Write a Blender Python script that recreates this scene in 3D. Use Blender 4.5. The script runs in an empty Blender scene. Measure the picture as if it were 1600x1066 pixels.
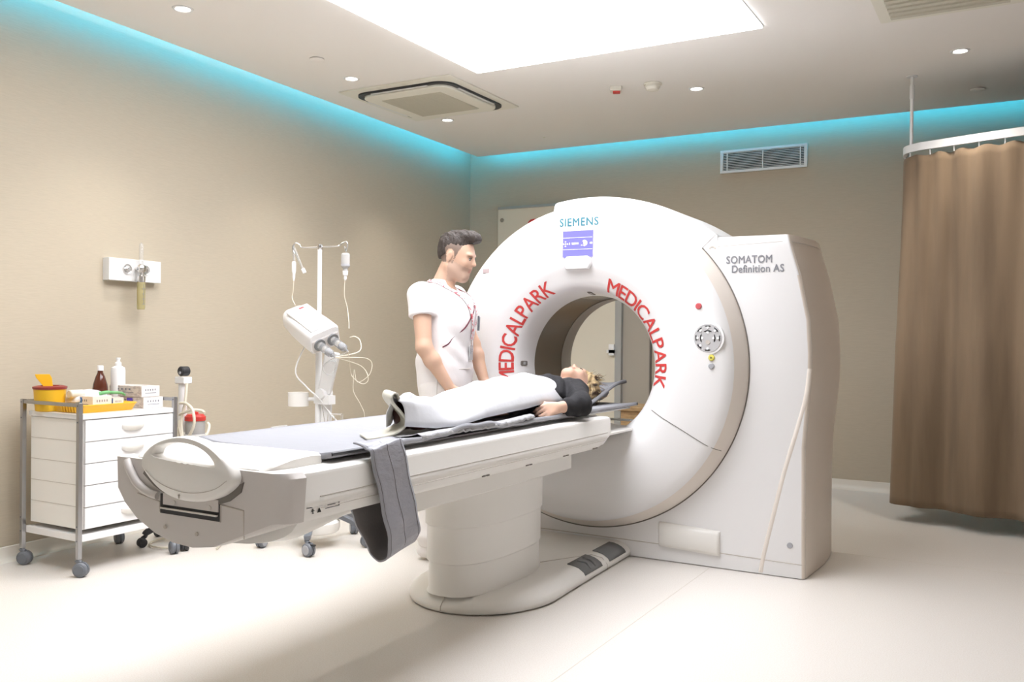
import bpy, bmesh, math, random
import numpy as np
from mathutils import Vector, Matrix, Euler
random.seed(7); np.random.seed(7)
PI = math.pi
C = bpy.context.scene.collection
sc = bpy.context.scene

# ------------------------------------------------------------------ camera
cam_d = bpy.data.cameras.new('camera'); cam = bpy.data.objects.new('camera', cam_d); C.objects.link(cam)
cam_d.sensor_width = 36.0; cam_d.lens = 31.69
Rw = Matrix(((0.8694, -0.0118, 0.4940), (0.4940, 0.0003, -0.8695), (0.0101, 0.99993, 0.0061)))
qx = Vector((Rw[0][0], Rw[1][0], Rw[2][0])).normalized()
qz = Vector((Rw[0][2], Rw[1][2], Rw[2][2])); qz = (qz - qx * qz.dot(qx)).normalized()
qy = qz.cross(qx)
cam.matrix_world = Matrix(((qx.x, qy.x, qz.x, 0), (qx.y, qy.y, qz.y, 0), (qx.z, qy.z, qz.z, 1.2), (0, 0, 0, 1)))
cam_d.clip_start = 0.02
sc.camera = cam

# ------------------------------------------------------------------ exposure, world
sc.view_settings.view_transform = 'Standard'
sc.view_settings.look = 'None'
sc.view_settings.gamma = 1.0
sc.view_settings.use_curve_mapping = False
sc.view_settings.exposure = 0.5
w = bpy.data.worlds.new('world'); sc.world = w; w.use_nodes = True
w.node_tree.nodes['Background'].inputs[0].default_value = (0.8, 0.85, 1.0, 1)
w.node_tree.nodes['Background'].inputs[1].default_value = 0.05
PANEL_E = 6.0
BLUE_E = 19.0
SPOT_E = 30.0

# ------------------------------------------------------------------ materials
MATS = {}
def mat(name, col, rough=0.5, metal=0.0, spec=0.5, emit=None, es=0.0, trans=0.0, alpha=1.0, bump=None, ior=1.45, sheen=0.0, coat=0.0, sss=0.0):
    if name in MATS: return MATS[name]
    m = bpy.data.materials.new(name); m.use_nodes = True
    nt = m.node_tree; b = nt.nodes['Principled BSDF']
    b.inputs['Base Color'].default_value = (*col, 1)
    b.inputs['Roughness'].default_value = rough
    b.inputs['Metallic'].default_value = metal
    b.inputs['Specular IOR Level'].default_value = spec
    b.inputs['IOR'].default_value = ior
    b.inputs['Transmission Weight'].default_value = trans
    b.inputs['Alpha'].default_value = alpha
    b.inputs['Sheen Weight'].default_value = sheen
    b.inputs['Coat Weight'].default_value = coat
    if sss:
        b.inputs['Subsurface Weight'].default_value = sss
        b.inputs['Subsurface Radius'].default_value = (0.02, 0.008, 0.004)
        b.inputs['Subsurface Scale'].default_value = 0.5
    if emit:
        b.inputs['Emission Color'].default_value = (*emit, 1)
        b.inputs['Emission Strength'].default_value = es
    if bump:
        sc_, st, dist, stretch = bump
        tc = nt.nodes.new('ShaderNodeTexCoord'); mp = nt.nodes.new('ShaderNodeMapping')
        mp.inputs['Scale'].default_value = stretch
        n = nt.nodes.new('ShaderNodeTexNoise'); n.inputs['Scale'].default_value = sc_; n.inputs['Detail'].default_value = 4
        bp = nt.nodes.new('ShaderNodeBump'); bp.inputs['Strength'].default_value = st; bp.inputs['Distance'].default_value = dist
        nt.links.new(tc.outputs['Object'], mp.inputs[0]); nt.links.new(mp.outputs[0], n.inputs['Vector'])
        nt.links.new(n.outputs[0], bp.inputs['Height']); nt.links.new(bp.outputs[0], b.inputs['Normal'])
    MATS[name] = m
    return m

def noise_col(m, c1, c2, scale, stretch=(1, 1, 1), lo=0.35, hi=0.65, detail=5, coord='Object'):
    nt = m.node_tree; b = nt.nodes['Principled BSDF']
    tc = nt.nodes.new('ShaderNodeTexCoord'); mp = nt.nodes.new('ShaderNodeMapping'); mp.inputs['Scale'].default_value = stretch
    n = nt.nodes.new('ShaderNodeTexNoise'); n.inputs['Scale'].default_value = scale; n.inputs['Detail'].default_value = detail
    r = nt.nodes.new('ShaderNodeValToRGB'); r.color_ramp.elements[0].position = lo; r.color_ramp.elements[1].position = hi
    r.color_ramp.elements[0].color = (*c1, 1); r.color_ramp.elements[1].color = (*c2, 1)
    nt.links.new(tc.outputs[coord], mp.inputs[0]); nt.links.new(mp.outputs[0], n.inputs['Vector'])
    nt.links.new(n.outputs[0], r.inputs[0]); nt.links.new(r.outputs[0], b.inputs['Base Color'])
    return m

M_wall = mat('beige_textile_wall', (0.50, 0.425, 0.315), 0.85, bump=(60, 0.10, 0.003, (1, 1, 6)))
noise_col(M_wall, (0.485, 0.42, 0.325), (0.52, 0.45, 0.345), 60, (0.3, 0.3, 6))
M_plain = mat('plain_cream_wall', (0.66, 0.62, 0.57), 0.8)
M_floor = mat('cream_vinyl_floor', (0.74, 0.70, 0.65), 0.33, spec=0.35)
noise_col(M_floor, (0.705, 0.655, 0.595), (0.755, 0.715, 0.67), 200, (1, 1, 1), 0.40, 0.55, 3)
M_ceil = mat('painted_ceiling', (0.91, 0.875, 0.83), 0.9)
M_skirt = mat('vinyl_skirting', (0.78, 0.73, 0.65), 0.4)
M_white = mat('gloss_white_plastic', (0.83, 0.815, 0.81), 0.28, coat=0.25)
M_tab = mat('cream_white_plastic', (0.86, 0.835, 0.79), 0.32)
M_cap = mat('light_grey_plastic', (0.66, 0.62, 0.59), 0.35)
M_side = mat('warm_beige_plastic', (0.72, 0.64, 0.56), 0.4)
M_rim = mat('tan_painted_shade', (0.76, 0.69, 0.62), 0.35)  # bevel and crease shading with its tan reflection, put into the colour
M_steel = mat('grey_steel_post', (0.40, 0.40, 0.41), 0.3, metal=1.0)
M_seam = mat('seam_grey', (0.20, 0.18, 0.16), 0.8)
M_seam2 = mat('soft_seam', (0.55, 0.50, 0.45), 0.8)
M_dark = mat('dark_plastic', (0.03, 0.03, 0.033), 0.4)
M_grey = mat('caster_grey', (0.16, 0.17, 0.19), 0.4)
M_ltgrey = mat('caster_disc_grey', (0.38, 0.38, 0.40), 0.4)
M_rubber = mat('grey_rubber', (0.20, 0.20, 0.20), 0.7)
M_chrome = mat('brushed_chrome', (0.72, 0.71, 0.70), 0.25, metal=1.0)
M_pole = mat('painted_white_metal', (0.80, 0.79, 0.78), 0.35)
M_red = mat('red_lettering', (0.62, 0.055, 0.05), 0.5)
M_teal = mat('teal_lettering', (0.05, 0.21, 0.27), 0.5)
M_gtext = mat('grey_lettering', (0.22, 0.22, 0.24), 0.5)
M_btext = mat('black_lettering', (0.03, 0.03, 0.03), 0.5)
M_screen = mat('violet_blue_screen', (0.05, 0.05, 0.3), 0.3, emit=(0.22, 0.20, 0.85), es=1.0)
M_scrw = mat('screen_white_marks', (0.8, 0.8, 0.9), 0.3, emit=(0.85, 0.85, 1.0), es=0.9)
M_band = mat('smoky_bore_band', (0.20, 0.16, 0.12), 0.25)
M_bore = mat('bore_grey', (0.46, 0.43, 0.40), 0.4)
M_pad = mat('light_grey_pad', (0.325, 0.325, 0.345), 0.75, spec=0.2, bump=(14, 0.25, 0.01, (1, 1, 1)))
M_padr = mat('grey_pad_edge', (0.30, 0.30, 0.33), 0.5)
M_plastic_sheet = mat('crinkled_plastic', (0.42, 0.42, 0.43), 0.3, bump=(50, 0.6, 0.01, (1, 1, 1)))
M_strap = mat('grey_strap_vinyl', (0.36, 0.36, 0.395), 0.33, bump=(22, 0.5, 0.012, (1, 1, 2)))
M_strapin = mat('strap_lining', (0.17, 0.155, 0.15), 0.8, bump=(120, 0.4, 0.004, (1, 1, 1)))
M_sheet = mat('white_paper_drape', (0.66, 0.66, 0.68), 0.75, bump=(7, 0.35, 0.02, (1, 1, 1)))
M_fold = mat('off_white_foam_sheet', (0.66, 0.63, 0.54), 0.6)
M_skin = mat('skin_tone', (0.60, 0.385, 0.275), 0.5, sss=0.12)
M_skinw = mat('skin_tone_fair', (0.66, 0.42, 0.31), 0.5, sss=0.12)
M_fade = mat('short_cropped_hair_skin', (0.20, 0.14, 0.11), 0.7)
M_stub = mat('shaved_beard_skin', (0.50, 0.335, 0.25), 0.6)
M_lip = mat('lip', (0.50, 0.26, 0.20), 0.45)
M_scrub = mat('white_scrub_cloth', (0.84, 0.80, 0.79), 0.8, bump=(9, 0.4, 0.02, (1, 1, 0.7)))
M_trou = mat('white_trouser_cloth', (0.80, 0.76, 0.73), 0.8, bump=(10, 0.4, 0.02, (1, 1, 0.6)))
M_black = mat('black_knit', (0.016, 0.015, 0.017), 0.85, bump=(14, 0.6, 0.02, (1, 1, 1)))
M_brown = mat('brown_leather', (0.075, 0.025, 0.02), 0.5)
M_hairm = mat('dark_brown_hair', (0.045, 0.033, 0.027), 0.6, bump=(90, 0.8, 0.01, (1, 3, 0.5)))
M_blond = mat('blond_streaked_hair', (0.4, 0.25, 0.12), 0.5)
noise_col(M_blond, (0.07, 0.04, 0.025), (0.62, 0.46, 0.25), 22, (2.5, 0.5, 1.5), 0.40, 0.58)
M_lany = mat('lanyard_ribbon', (0.7, 0.5, 0.5), 0.6)
noise_col(M_lany, (0.60, 0.10, 0.12), (0.80, 0.76, 0.76), 60, (1, 1, 1), 0.42, 0.5)
M_eyew = mat('eye_white', (0.7, 0.68, 0.66), 0.2)
M_maroon = mat('maroon_piping', (0.12, 0.02, 0.035), 0.6)
M_yel = mat('yellow_plastic', (0.82, 0.45, 0.02), 0.35)
M_yelb = mat('sharps_yellow', (0.72, 0.42, 0.02), 0.4)
M_redp = mat('red_plastic', (0.62, 0.05, 0.04), 0.35)
M_mar = mat('dark_red_lid', (0.25, 0.03, 0.025), 0.4)
M_amber = mat('amber_glass', (0.09, 0.022, 0.01), 0.12, coat=0.5)
M_box = mat('printed_white_card', (0.74, 0.72, 0.71), 0.6)
M_boxside = mat('printed_buff_card', (0.62, 0.55, 0.50), 0.6)
noise_col(M_boxside, (0.50, 0.44, 0.42), (0.68, 0.62, 0.57), 40, (1, 1, 2), 0.4, 0.55)
M_blue = mat('blue_print', (0.04, 0.16, 0.45), 0.5)
M_vio = mat('violet_print', (0.13, 0.08, 0.65), 0.5)
M_green = mat('green_wrap', (0.16, 0.42, 0.16), 0.5)
M_pink = mat('pink_print', (0.6, 0.2, 0.35), 0.5)
M_hose = mat('cream_hose', (0.72, 0.66, 0.54), 0.4)
M_glass = mat('clear_plastic', (0.9, 0.9, 0.9), 0.12, trans=0.85, ior=1.25)
M_jar = mat('milky_jar', (0.72, 0.70, 0.68), 0.2, trans=0.45, ior=1.2)
M_liquid = mat('yellowish_humidifier', (0.62, 0.55, 0.30), 0.2, trans=0.45, ior=1.2)
M_ac = mat('ivory_plastic', (0.84, 0.81, 0.71), 0.5)
M_acgrid = mat('ivory_grille', (0.64, 0.61, 0.51), 0.7)
M_door = mat('cream_door_panel', (0.70, 0.645, 0.53), 0.5)
M_gdoor = mat('grey_beige_panel', (0.40, 0.36, 0.30), 0.6)
M_frame = mat('aluminium_frame', (0.42, 0.43, 0.43), 0.4, metal=0.6)
M_wood = mat('light_wood', (0.42, 0.27, 0.13), 0.5)
noise_col(M_wood, (0.34, 0.21, 0.10), (0.50, 0.33, 0.17), 14, (1, 1, 8))
M_cur = mat('brown_curtain_cloth', (0.27, 0.185, 0.115), 0.85, sheen=0.1, bump=(260, 0.3, 0.002, (1, 1, 1)))
noise_col(M_cur, (0.185, 0.128, 0.080), (0.250, 0.175, 0.110), 7.0, (1, 1, 0.10), 0.38, 0.62)  # vertical streaks: stains, plus fold darkness painted into the cloth colour
M_stain = mat('curtain_stain', (0.13, 0.075, 0.055), 0.9)
M_panel = mat('luminous_ceiling_fabric', (0.9, 0.9, 0.9), 0.8, emit=(0.955, 0.975, 1.03), es=PANEL_E)
M_cyan = mat('cyan_led_strip', (0.1, 0.6, 0.8), 0.6, emit=(0.03, 0.52, 0.90), es=BLUE_E)
M_lamp = mat('warm_lamp', (0.9, 0.9, 0.9), 0.5, emit=(1.0, 0.93, 0.85), es=14)
M_btn = mat('silver_button_disc', (0.50, 0.49, 0.49), 0.35)
M_btnw = mat('white_button', (0.90, 0.90, 0.90), 0.3)
M_ybtn = mat('yellow_button', (0.70, 0.62, 0.12), 0.4)
M_pinkred = mat('pinkish_red_button', (0.55, 0.10, 0.11), 0.4)
M_tag = mat('greyed_tag', (0.48, 0.38, 0.38), 0.6)

# ------------------------------------------------------------------ mesh helpers
def fin(name, bm, m, parent=None, smooth=True, ang=35, bevel=0.0, seg=2, keepn=False):
    if not keepn: bmesh.ops.recalc_face_normals(bm, faces=bm.faces[:])
    me = bpy.data.meshes.new(name); bm.to_mesh(me); bm.free()
    mm = m if isinstance(m, (list, tuple)) else [m]
    for x in mm: me.materials.append(x)
    if smooth:
        me.polygons.foreach_set('use_smooth', [True] * len(me.polygons)); me.set_sharp_from_angle(angle=math.radians(ang))
    o = bpy.data.objects.new(name, me); C.objects.link(o)
    if parent is not None: o.parent = parent
    if bevel:
        b = o.modifiers.new('bevel', 'BEVEL'); b.width = bevel; b.segments = seg; b.limit_method = 'ANGLE'; b.angle_limit = math.radians(40)
        b.harden_normals = True
    return o
def tag(o, label, cat, group=None):
    o['label'] = label; o['category'] = cat
    if group: o['group'] = group
    return o
def thing(name, label, cat, loc=(0, 0, 0), rz=0.0, group=None):
    o = bpy.data.objects.new(name, None); C.objects.link(o); o.location = loc; o.rotation_euler = (0, 0, rz)
    o.empty_display_size = 0.1
    return tag(o, label, cat, group)
def struct(name, bm, m, parent=None, **k):
    o = fin(name, bm, m, parent, **k)
    if parent is None: o['kind'] = 'structure'
    return o
def NB(): return bmesh.new()
def bx(bm, x0, x1, y0, y1, z0, z1, mi=0, M=None):
    vs = [bm.verts.new(Vector(p) if M is None else M @ Vector(p)) for p in ((x0, y0, z0), (x1, y0, z0), (x1, y1, z0), (x0, y1, z0), (x0, y0, z1), (x1, y0, z1), (x1, y1, z1), (x0, y1, z1))]
    for f in ((0, 3, 2, 1), (4, 5, 6, 7), (0, 1, 5, 4), (1, 2, 6, 5), (2, 3, 7, 6), (3, 0, 4, 7)):
        bm.faces.new([vs[i] for i in f]).material_index = mi
    return bm
def box(*a, **k): return bx(NB(), *a, **k)
def loft(bm, secs, closed=True, cap=True, mi=0):
    rings = [[bm.verts.new(p) for p in s] for s in secs]
    n = len(rings[0])
    for a, b in zip(rings[:-1], rings[1:]):
        for i in range(n if closed else n - 1):
            j = (i + 1) % n
            bm.faces.new((a[i], a[j], b[j], b[i])).material_index = mi
    if cap and closed:
        bm.faces.new(rings[0][::-1]).material_index = mi; bm.faces.new(rings[-1]).material_index = mi
    return bm
def lathe(bm, prof, cen=(0, 0, 0), axis='z', n=32, mi=0, a0=0.0, a1=2 * PI, mif=None):
    full = abs(a1 - a0 - 2 * PI) < 1e-6
    m = n if full else n + 1
    rings = []
    for (r, h) in prof:
        ring = []
        for i in range(m):
            a = a0 + (a1 - a0) * i / n
            c, s = r * math.cos(a), r * math.sin(a)
            p = {'z': (c, s, h), 'y': (c, h, s), 'x': (h, c, s)}[axis]
            ring.append(Vector(cen) + Vector(p))
        rings.append(ring)
    vr = []
    for (r, h), ring in zip(prof, rings):
        if r < 1e-6: v = bm.verts.new(ring[0]); vr.append([v] * m)
        else: vr.append([bm.verts.new(p) for p in ring])
    for k, (a, b) in enumerate(zip(vr[:-1], vr[1:])):
        for i in range(n):
            j = (i + 1) % m
            q = []
            for v in (a[i], a[j], b[j], b[i]):
                if v not in q: q.append(v)
            if len(q) >= 3:
                f = bm.faces.new(q); f.material_index = mi if mif is None else mif[k]
    return bm
def disc_cyl(bm, cen, r, h0, h1, axis='z', n=24, mi=0, b=0.0):
    if b: prof = [(0, h0), (r - b, h0), (r, h0 + b), (r, h1 - b), (r - b, h1), (0, h1)]
    else: prof = [(0, h0), (r, h0), (r, h1), (0, h1)]
    return lathe(bm, prof, cen, axis, n, mi)
def catmull(pts, sub=6):
    P = [Vector(p) for p in pts]
    if len(P) < 3: return P
    P = [P[0] * 2 - P[1]] + P + [P[-1] * 2 - P[-2]]
    out = []
    for i in range(1, len(P) - 2):
        for k in range(sub):
            t = k / sub; a, b, c, d = P[i - 1], P[i], P[i + 1], P[i + 2]
            out.append(0.5 * ((2 * b) + (c - a) * t + (2 * a - 5 * b + 4 * c - d) * t * t + (3 * b - a - 3 * c + d) * t ** 3))
    out.append(P[-2]); return out
def tube(bm, pts, r, n=8, smooth=True, sub=6, mi=0):
    P = catmull(pts, sub) if smooth else [Vector(p) for p in pts]
    rr = r if isinstance(r, (list, tuple)) else None
    T = []
    for i in range(len(P)):
        t = (P[min(i + 1, len(P) - 1)] - P[max(i - 1, 0)]); T.append(t.normalized() if t.length > 1e-9 else Vector((0, 0, 1)))
    up = Vector((0, 0, 1)) if abs(T[0].z) < 0.9 else Vector((1, 0, 0))
    nrm = (up - T[0] * up.dot(T[0])).normalized()
    secs = []
    for i, p in enumerate(P):
        nrm = (nrm - T[i] * nrm.dot(T[i])).normalized(); bi = T[i].cross(nrm)
        ri = r if rr is None else rr[0] + (rr[1] - rr[0]) * i / (len(P) - 1)
        secs.append([p + (nrm * math.cos(2 * PI * k / n) + bi * math.sin(2 * PI * k / n)) * ri for k in range(n)])
    return loft(bm, secs, mi=mi)
def prism(bm, poly, a, b, plane='xz', mi=0):
    def P(u, v, w):
        return {'xz': (u, w, v), 'xy': (u, v, w), 'yz': (w, u, v)}[plane]
    A = [bm.verts.new(P(u, v, a)) for u, v in poly]; B = [bm.verts.new(P(u, v, b)) for u, v in poly]
    n = len(poly)
    for i in range(n):
        j = (i + 1) % n; bm.faces.new((A[i], A[j], B[j], B[i])).material_index = mi
    bm.faces.new(A[::-1]).material_index = mi; bm.faces.new(B).material_index = mi
    return bm
def rrect(x0, x1, y0, y1, r, n=5):
    out = []
    for cx, cy, a in ((x1 - r, y1 - r, 0), (x0 + r, y1 - r, PI / 2), (x0 + r, y0 + r, PI), (x1 - r, y0 + r, 3 * PI / 2)):
        for i in range(n + 1):
            t = a + PI / 2 * i / n; out.append((cx + r * math.cos(t), cy + r * math.sin(t)))
    return out
def sphere(bm, c, r, n=16, m=10, mi=0, sc_=(1, 1, 1)):
    prof = [(math.sin(PI * i / m), -math.cos(PI * i / m)) for i in range(m + 1)]
    s = len(bm.verts); bm.verts.ensure_lookup_table()
    prof = [(0 if (i in (0, m)) else a, b) for i, (a, b) in enumerate(prof)]
    lathe(bm, prof, (0, 0, 0), 'z', n, mi)
    bm.verts.ensure_lookup_table()
    for v in bm.verts[s:]:
        v.co = Vector((v.co.x * r * sc_[0] + c[0], v.co.y * r * sc_[1] + c[1], v.co.z * r * sc_[2] + c[2]))
    return bm
def text_mesh(s, size, spacing=1.0, sx=1.0, bold=0.0, shear=0.0):
    cu = bpy.data.curves.new('txt', 'FONT'); cu.body = s; cu.size = size; cu.space_character = spacing; cu.offset = bold; cu.shear = shear
    cu.resolution_u = 3
    o = bpy.data.objects.new('txt', cu); C.objects.link(o)
    dg = bpy.context.evaluated_depsgraph_get(); dg.update()
    me = bpy.data.meshes.new_from_object(o.evaluated_get(dg))
    tb_ = bmesh.new(); tb_.from_mesh(me); bmesh.ops.triangulate(tb_, faces=tb_.faces[:])
    for _ in range(4):
        le = [e for e in tb_.edges if e.calc_length() > .10 * size]
        if not le: break
        bmesh.ops.subdivide_edges(tb_, edges=le, cuts=1); bmesh.ops.triangulate(tb_, faces=tb_.faces[:])
    tb_.to_mesh(me); tb_.free()
    bpy.data.objects.remove(o); bpy.data.curves.remove(cu)
    V = [Vector((v.co.x * sx, v.co.y, 0)) for v in me.vertices]; F = [list(p.vertices) for p in me.polygons]
    bpy.data.meshes.remove(me)
    return V, F
def add_text(bm, V, F, fn, mi=0, center=False, fat=0.0):
    if fat:
        if center: cx = (min(v.x for v in V) + max(v.x for v in V)) / 2; V = [Vector((v.x - cx, v.y, v.z)) for v in V]
        for k_ in range(6):
            a_ = k_ * PI / 3; add_text(bm, [v + Vector((fat * math.cos(a_), fat * math.sin(a_), 0)) for v in V], F, lambda v, k_=k_: fn(v) + Vector((0, -.00006 * k_, 0)), mi)
        return bm
    if center and V:
        cx = (min(v.x for v in V) + max(v.x for v in V)) / 2; V = [Vector((v.x - cx, v.y, v.z)) for v in V]
    vs = [bm.verts.new(fn(v)) for v in V]
    for f in F:
        try: bm.faces.new([vs[i] for i in f]).material_index = mi
        except ValueError: pass
    return bm
def dup(root, loc, rz=None, label=None, group=None):
    r = root.copy(); C.objects.link(r); r.location = loc
    if rz is not None: r.rotation_euler = (0, 0, rz)
    if label: r['label'] = label
    if group: r['group'] = group
    for ch in list(root.children):
        c = ch.copy(); C.objects.link(c); c.parent = r
        for g in ch.children:
            d = g.copy(); C.objects.link(d); d.parent = c
    return r

# ------------------------------------------------------------------ signed distance bodies
class Body:
    def __init__(s, lo, hi, res):
        s.lo = np.array(lo, float); s.res = res
        s.n = np.ceil((np.array(hi) - s.lo) / res).astype(int) + 1
        s.F = np.full(s.n, 1.0, np.float32)
    def _loc(s, lo, hi):
        a = np.clip(np.floor((np.array(lo) - s.lo) / s.res).astype(int), 0, s.n); b = np.clip(np.ceil((np.array(hi) - s.lo) / s.res).astype(int) + 1, 0, s.n)
        ax = [s.lo[i] + s.res * np.arange(a[i], b[i]) for i in range(3)]
        return tuple(slice(a[i], b[i]) for i in range(3)), np.meshgrid(*ax, indexing='ij')
    def _mix(s, sl, d, k, op):
        A = s.F[sl]
        if A.size == 0: return
        if op == 'sub': d = -d; h = np.maximum(k - np.abs(A - d), 0) / k; s.F[sl] = np.maximum(A, d) + h * h * k / 4
        else: h = np.maximum(k - np.abs(A - d), 0) / k; s.F[sl] = np.minimum(A, d) - h * h * k / 4
    def cap(s, a, b, ra, rb=None, k=0.02, op='add', flat=None):
        rb = ra if rb is None else rb
        a = np.array(a, float); b = np.array(b, float); R = max(ra, rb) + k + 0.03
        sl, (X, Y, Z) = s._loc(np.minimum(a, b) - R, np.maximum(a, b) + R)
        ab = b - a; L = ab @ ab + 1e-12
        t = np.clip(((X - a[0]) * ab[0] + (Y - a[1]) * ab[1] + (Z - a[2]) * ab[2]) / L, 0, 1)
        d = np.sqrt((X - a[0] - t * ab[0]) ** 2 + (Y - a[1] - t * ab[1]) ** 2 + (Z - a[2] - t * ab[2]) ** 2) - (ra + (rb - ra) * t)
        s._mix(sl, d, k, op); return s
    def ell(s, c, r, rot=(0, 0, 0), k=0.02, op='add'):
        c = np.array(c, float); r = np.array(r, float); R = r.max() + k + 0.03
        sl, (X, Y, Z) = s._loc(c - R, c + R)
        m = np.array(Euler([math.radians(v) for v in rot]).to_matrix().transposed())
        P = [X - c[0], Y - c[1], Z - c[2]]
        Q = [m[i][0] * P[0] + m[i][1] * P[1] + m[i][2] * P[2] for i in range(3)]
        k0 = np.sqrt(sum((Q[i] / r[i]) ** 2 for i in range(3))); k1 = np.sqrt(sum((Q[i] / r[i] ** 2) ** 2 for i in range(3))) + 1e-9
        d = k0 * (k0 - 1) / k1
        s._mix(sl, d, k, op); return s
    def cut(s, n, p):     # keep the side the normal points away from
        ax = [s.lo[i] + s.res * np.arange(s.n[i]) for i in range(3)]
        n = np.array(n, float); n /= np.linalg.norm(n)
        d = (ax[0] - p[0])[:, None, None] * n[0] + (ax[1] - p[1])[None, :, None] * n[1] + (ax[2] - p[2])[None, None, :] * n[2]
        s.F = np.maximum(s.F, d.astype(np.float32)); return s
    def warp(s, fn):
        ax = [s.lo[i] + s.res * np.arange(s.n[i]) for i in range(3)]
        X, Y, Z = np.meshgrid(*ax, indexing='ij'); s.F = (s.F + fn(X, Y, Z)).astype(np.float32); return s
    def mesh(s, smooth=1):
        F = s.F; F[0] = F[-1] = 1; F[:, 0] = F[:, -1] = 1; F[:, :, 0] = F[:, :, -1] = 1
        S = F < 0; n = np.array(F.shape)
        acc = np.zeros((*(n - 1), 3), np.float32); cnt = np.zeros(n - 1, np.float32)
        def sub(A, o): return A[o[0]:o[0] + n[0] - 1, o[1]:o[1] + n[1] - 1, o[2]:o[2] + n[2] - 1]
        for ax in range(3):
            for o1 in (0, 1):
                for o2 in (0, 1):
                    a = [0, 0, 0]; oth = [i for i in range(3) if i != ax]; a[oth[0]] = o1; a[oth[1]] = o2
                    b = list(a); b[ax] = 1
                    fa, fb = sub(F, a), sub(F, b); cr = (fa < 0) != (fb < 0)
                    t = np.where(cr, fa / np.where(cr, fa - fb, 1), 0)
                    for i in range(3): acc[..., i] += np.where(cr, a[i] + (t if i == ax else 0), 0)
                    cnt += cr
        act = cnt > 0; idx = np.full(act.shape, -1, int); idx[act] = np.arange(act.sum())
        base = np.argwhere(act); V = (base + acc[act] / cnt[act][:, None]) * s.res + s.lo
        Q = []
        for ax in range(3):
            oth = [(ax + 1) % 3, (ax + 2) % 3]
            a = [slice(1, -1)] * 3; b = [slice(1, -1)] * 3; a[ax] = slice(0, -1); b[ax] = slice(1, None)
            cr = S[tuple(a)] != S[tuple(b)]
            pos = np.argwhere(cr); off = np.array([1, 1, 1]); off[ax] = 0; pos = pos + off
            fl = S[tuple(pos.T)]
            d1 = np.zeros(3, int); d1[oth[0]] = 1; d2 = np.zeros(3, int); d2[oth[1]] = 1
            q = np.stack([idx[tuple((pos - d1 - d2).T)], idx[tuple((pos - d2).T)], idx[tuple(pos.T)], idx[tuple((pos - d1).T)]], 1)
            q[~fl] = q[~fl][:, ::-1]; Q.append(q)
        Q = np.concatenate(Q); Q = Q[(Q >= 0).all(1)]
        E_ = np.concatenate([Q[:, [0, 1]], Q[:, [1, 2]], Q[:, [2, 3]], Q[:, [3, 0]]])
        for _ in range(smooth):
            A = np.zeros_like(V); c = np.zeros(len(V))
            np.add.at(A, E_[:, 0], V[E_[:, 1]]); np.add.at(A, E_[:, 1], V[E_[:, 0]]); np.add.at(c, E_[:, 0], 1); np.add.at(c, E_[:, 1], 1)
            V = V * 0.5 + 0.5 * A / np.maximum(c, 1)[:, None]
        return V, Q
    def obj(s, name, mats, parent=None, smooth=1, region=None, disp=None, M=None):
        V, Q = s.mesh(smooth)
        if disp is not None: V = disp(V)
        mi = None
        if region is not None: mi = region(V[Q].mean(1))
        if M is not None: V = V @ np.array(M.to_3x3()).T + np.array(M.translation)
        me = bpy.data.meshes.new(name); me.from_pydata(V.tolist(), [], Q.tolist()); me.update()
        for m in (mats if isinstance(mats, (list, tuple)) else [mats]): me.materials.append(m)
        me.polygons.foreach_set('use_smooth', [True] * len(me.polygons))
        if mi is not None: me.polygons.foreach_set('material_index', mi.astype(np.int32))
        o = bpy.data.objects.new(name, me); C.objects.link(o)
        if parent is not None: o.parent = parent
        return o

# ================================================================== ROOM
WX, WY, HC, HU = -4.80, 7.58, 2.93, 3.12      # left wall, back wall, ceiling, slab above the cove
RX, FY = 2.6, -1.6
LS = 0.044                                       # the left wall leans in a little towards the camera
def wx(y): return WX + LS * (WY - y)
LROT = -math.atan(LS)
struct('floor', box(WX - .1, RX + .1, FY - .1, WY + .1, -0.1, 0), M_floor, smooth=False)
b = NB()                                        # welded floor seams running away from the camera
bx(b, -1.412, -1.409, FY, 4.58, 0.0, 0.0006)
bx(b, -0.93, RX, 5.30, 5.303, 0.0, 0.0006)
struct('trim_1', b, mat('floor_seam', (0.66, 0.61, 0.53), 0.5), smooth=False)
struct('wall_left', prism(NB(), [(WX - .1, WY), (wx(FY) - .1, FY), (wx(FY), FY), (WX, WY)], 0, HU, 'xy'), M_wall, smooth=False)
struct('wall_back', box(WX - .1, RX + .1, WY, WY + .1, 0, HU), M_wall, smooth=False)
struct('wall_right', box(RX, RX + .1, FY, WY, 0, HU), M_plain, smooth=False)
struct('wall_front', box(WX - .1, RX + .1, FY - .1, FY, 0, HU), M_plain, smooth=False)
def skirt(name, p0, p1, nrm):
    prof = [(0.0, 0.075), (0.004, 0.078), (0.008, 0.074), (0.009, 0.04), (0.014, 0.02), (0.026, 0.006), (0.045, 0.001), (0.045, 0.0), (0.0, 0.0)]
    secs = [[Vector((p[0] + nrm[0] * u, p[1] + nrm[1] * u, v)) for u, v in prof] for p in (p0, p1)]
    struct(name, loft(NB(), secs), M_skirt)
skirt('baseboard_left', (wx(FY), FY), (WX, WY), (1, 0))
skirt('baseboard_back', (WX, WY), (RX, WY), (0, -1))
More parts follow.
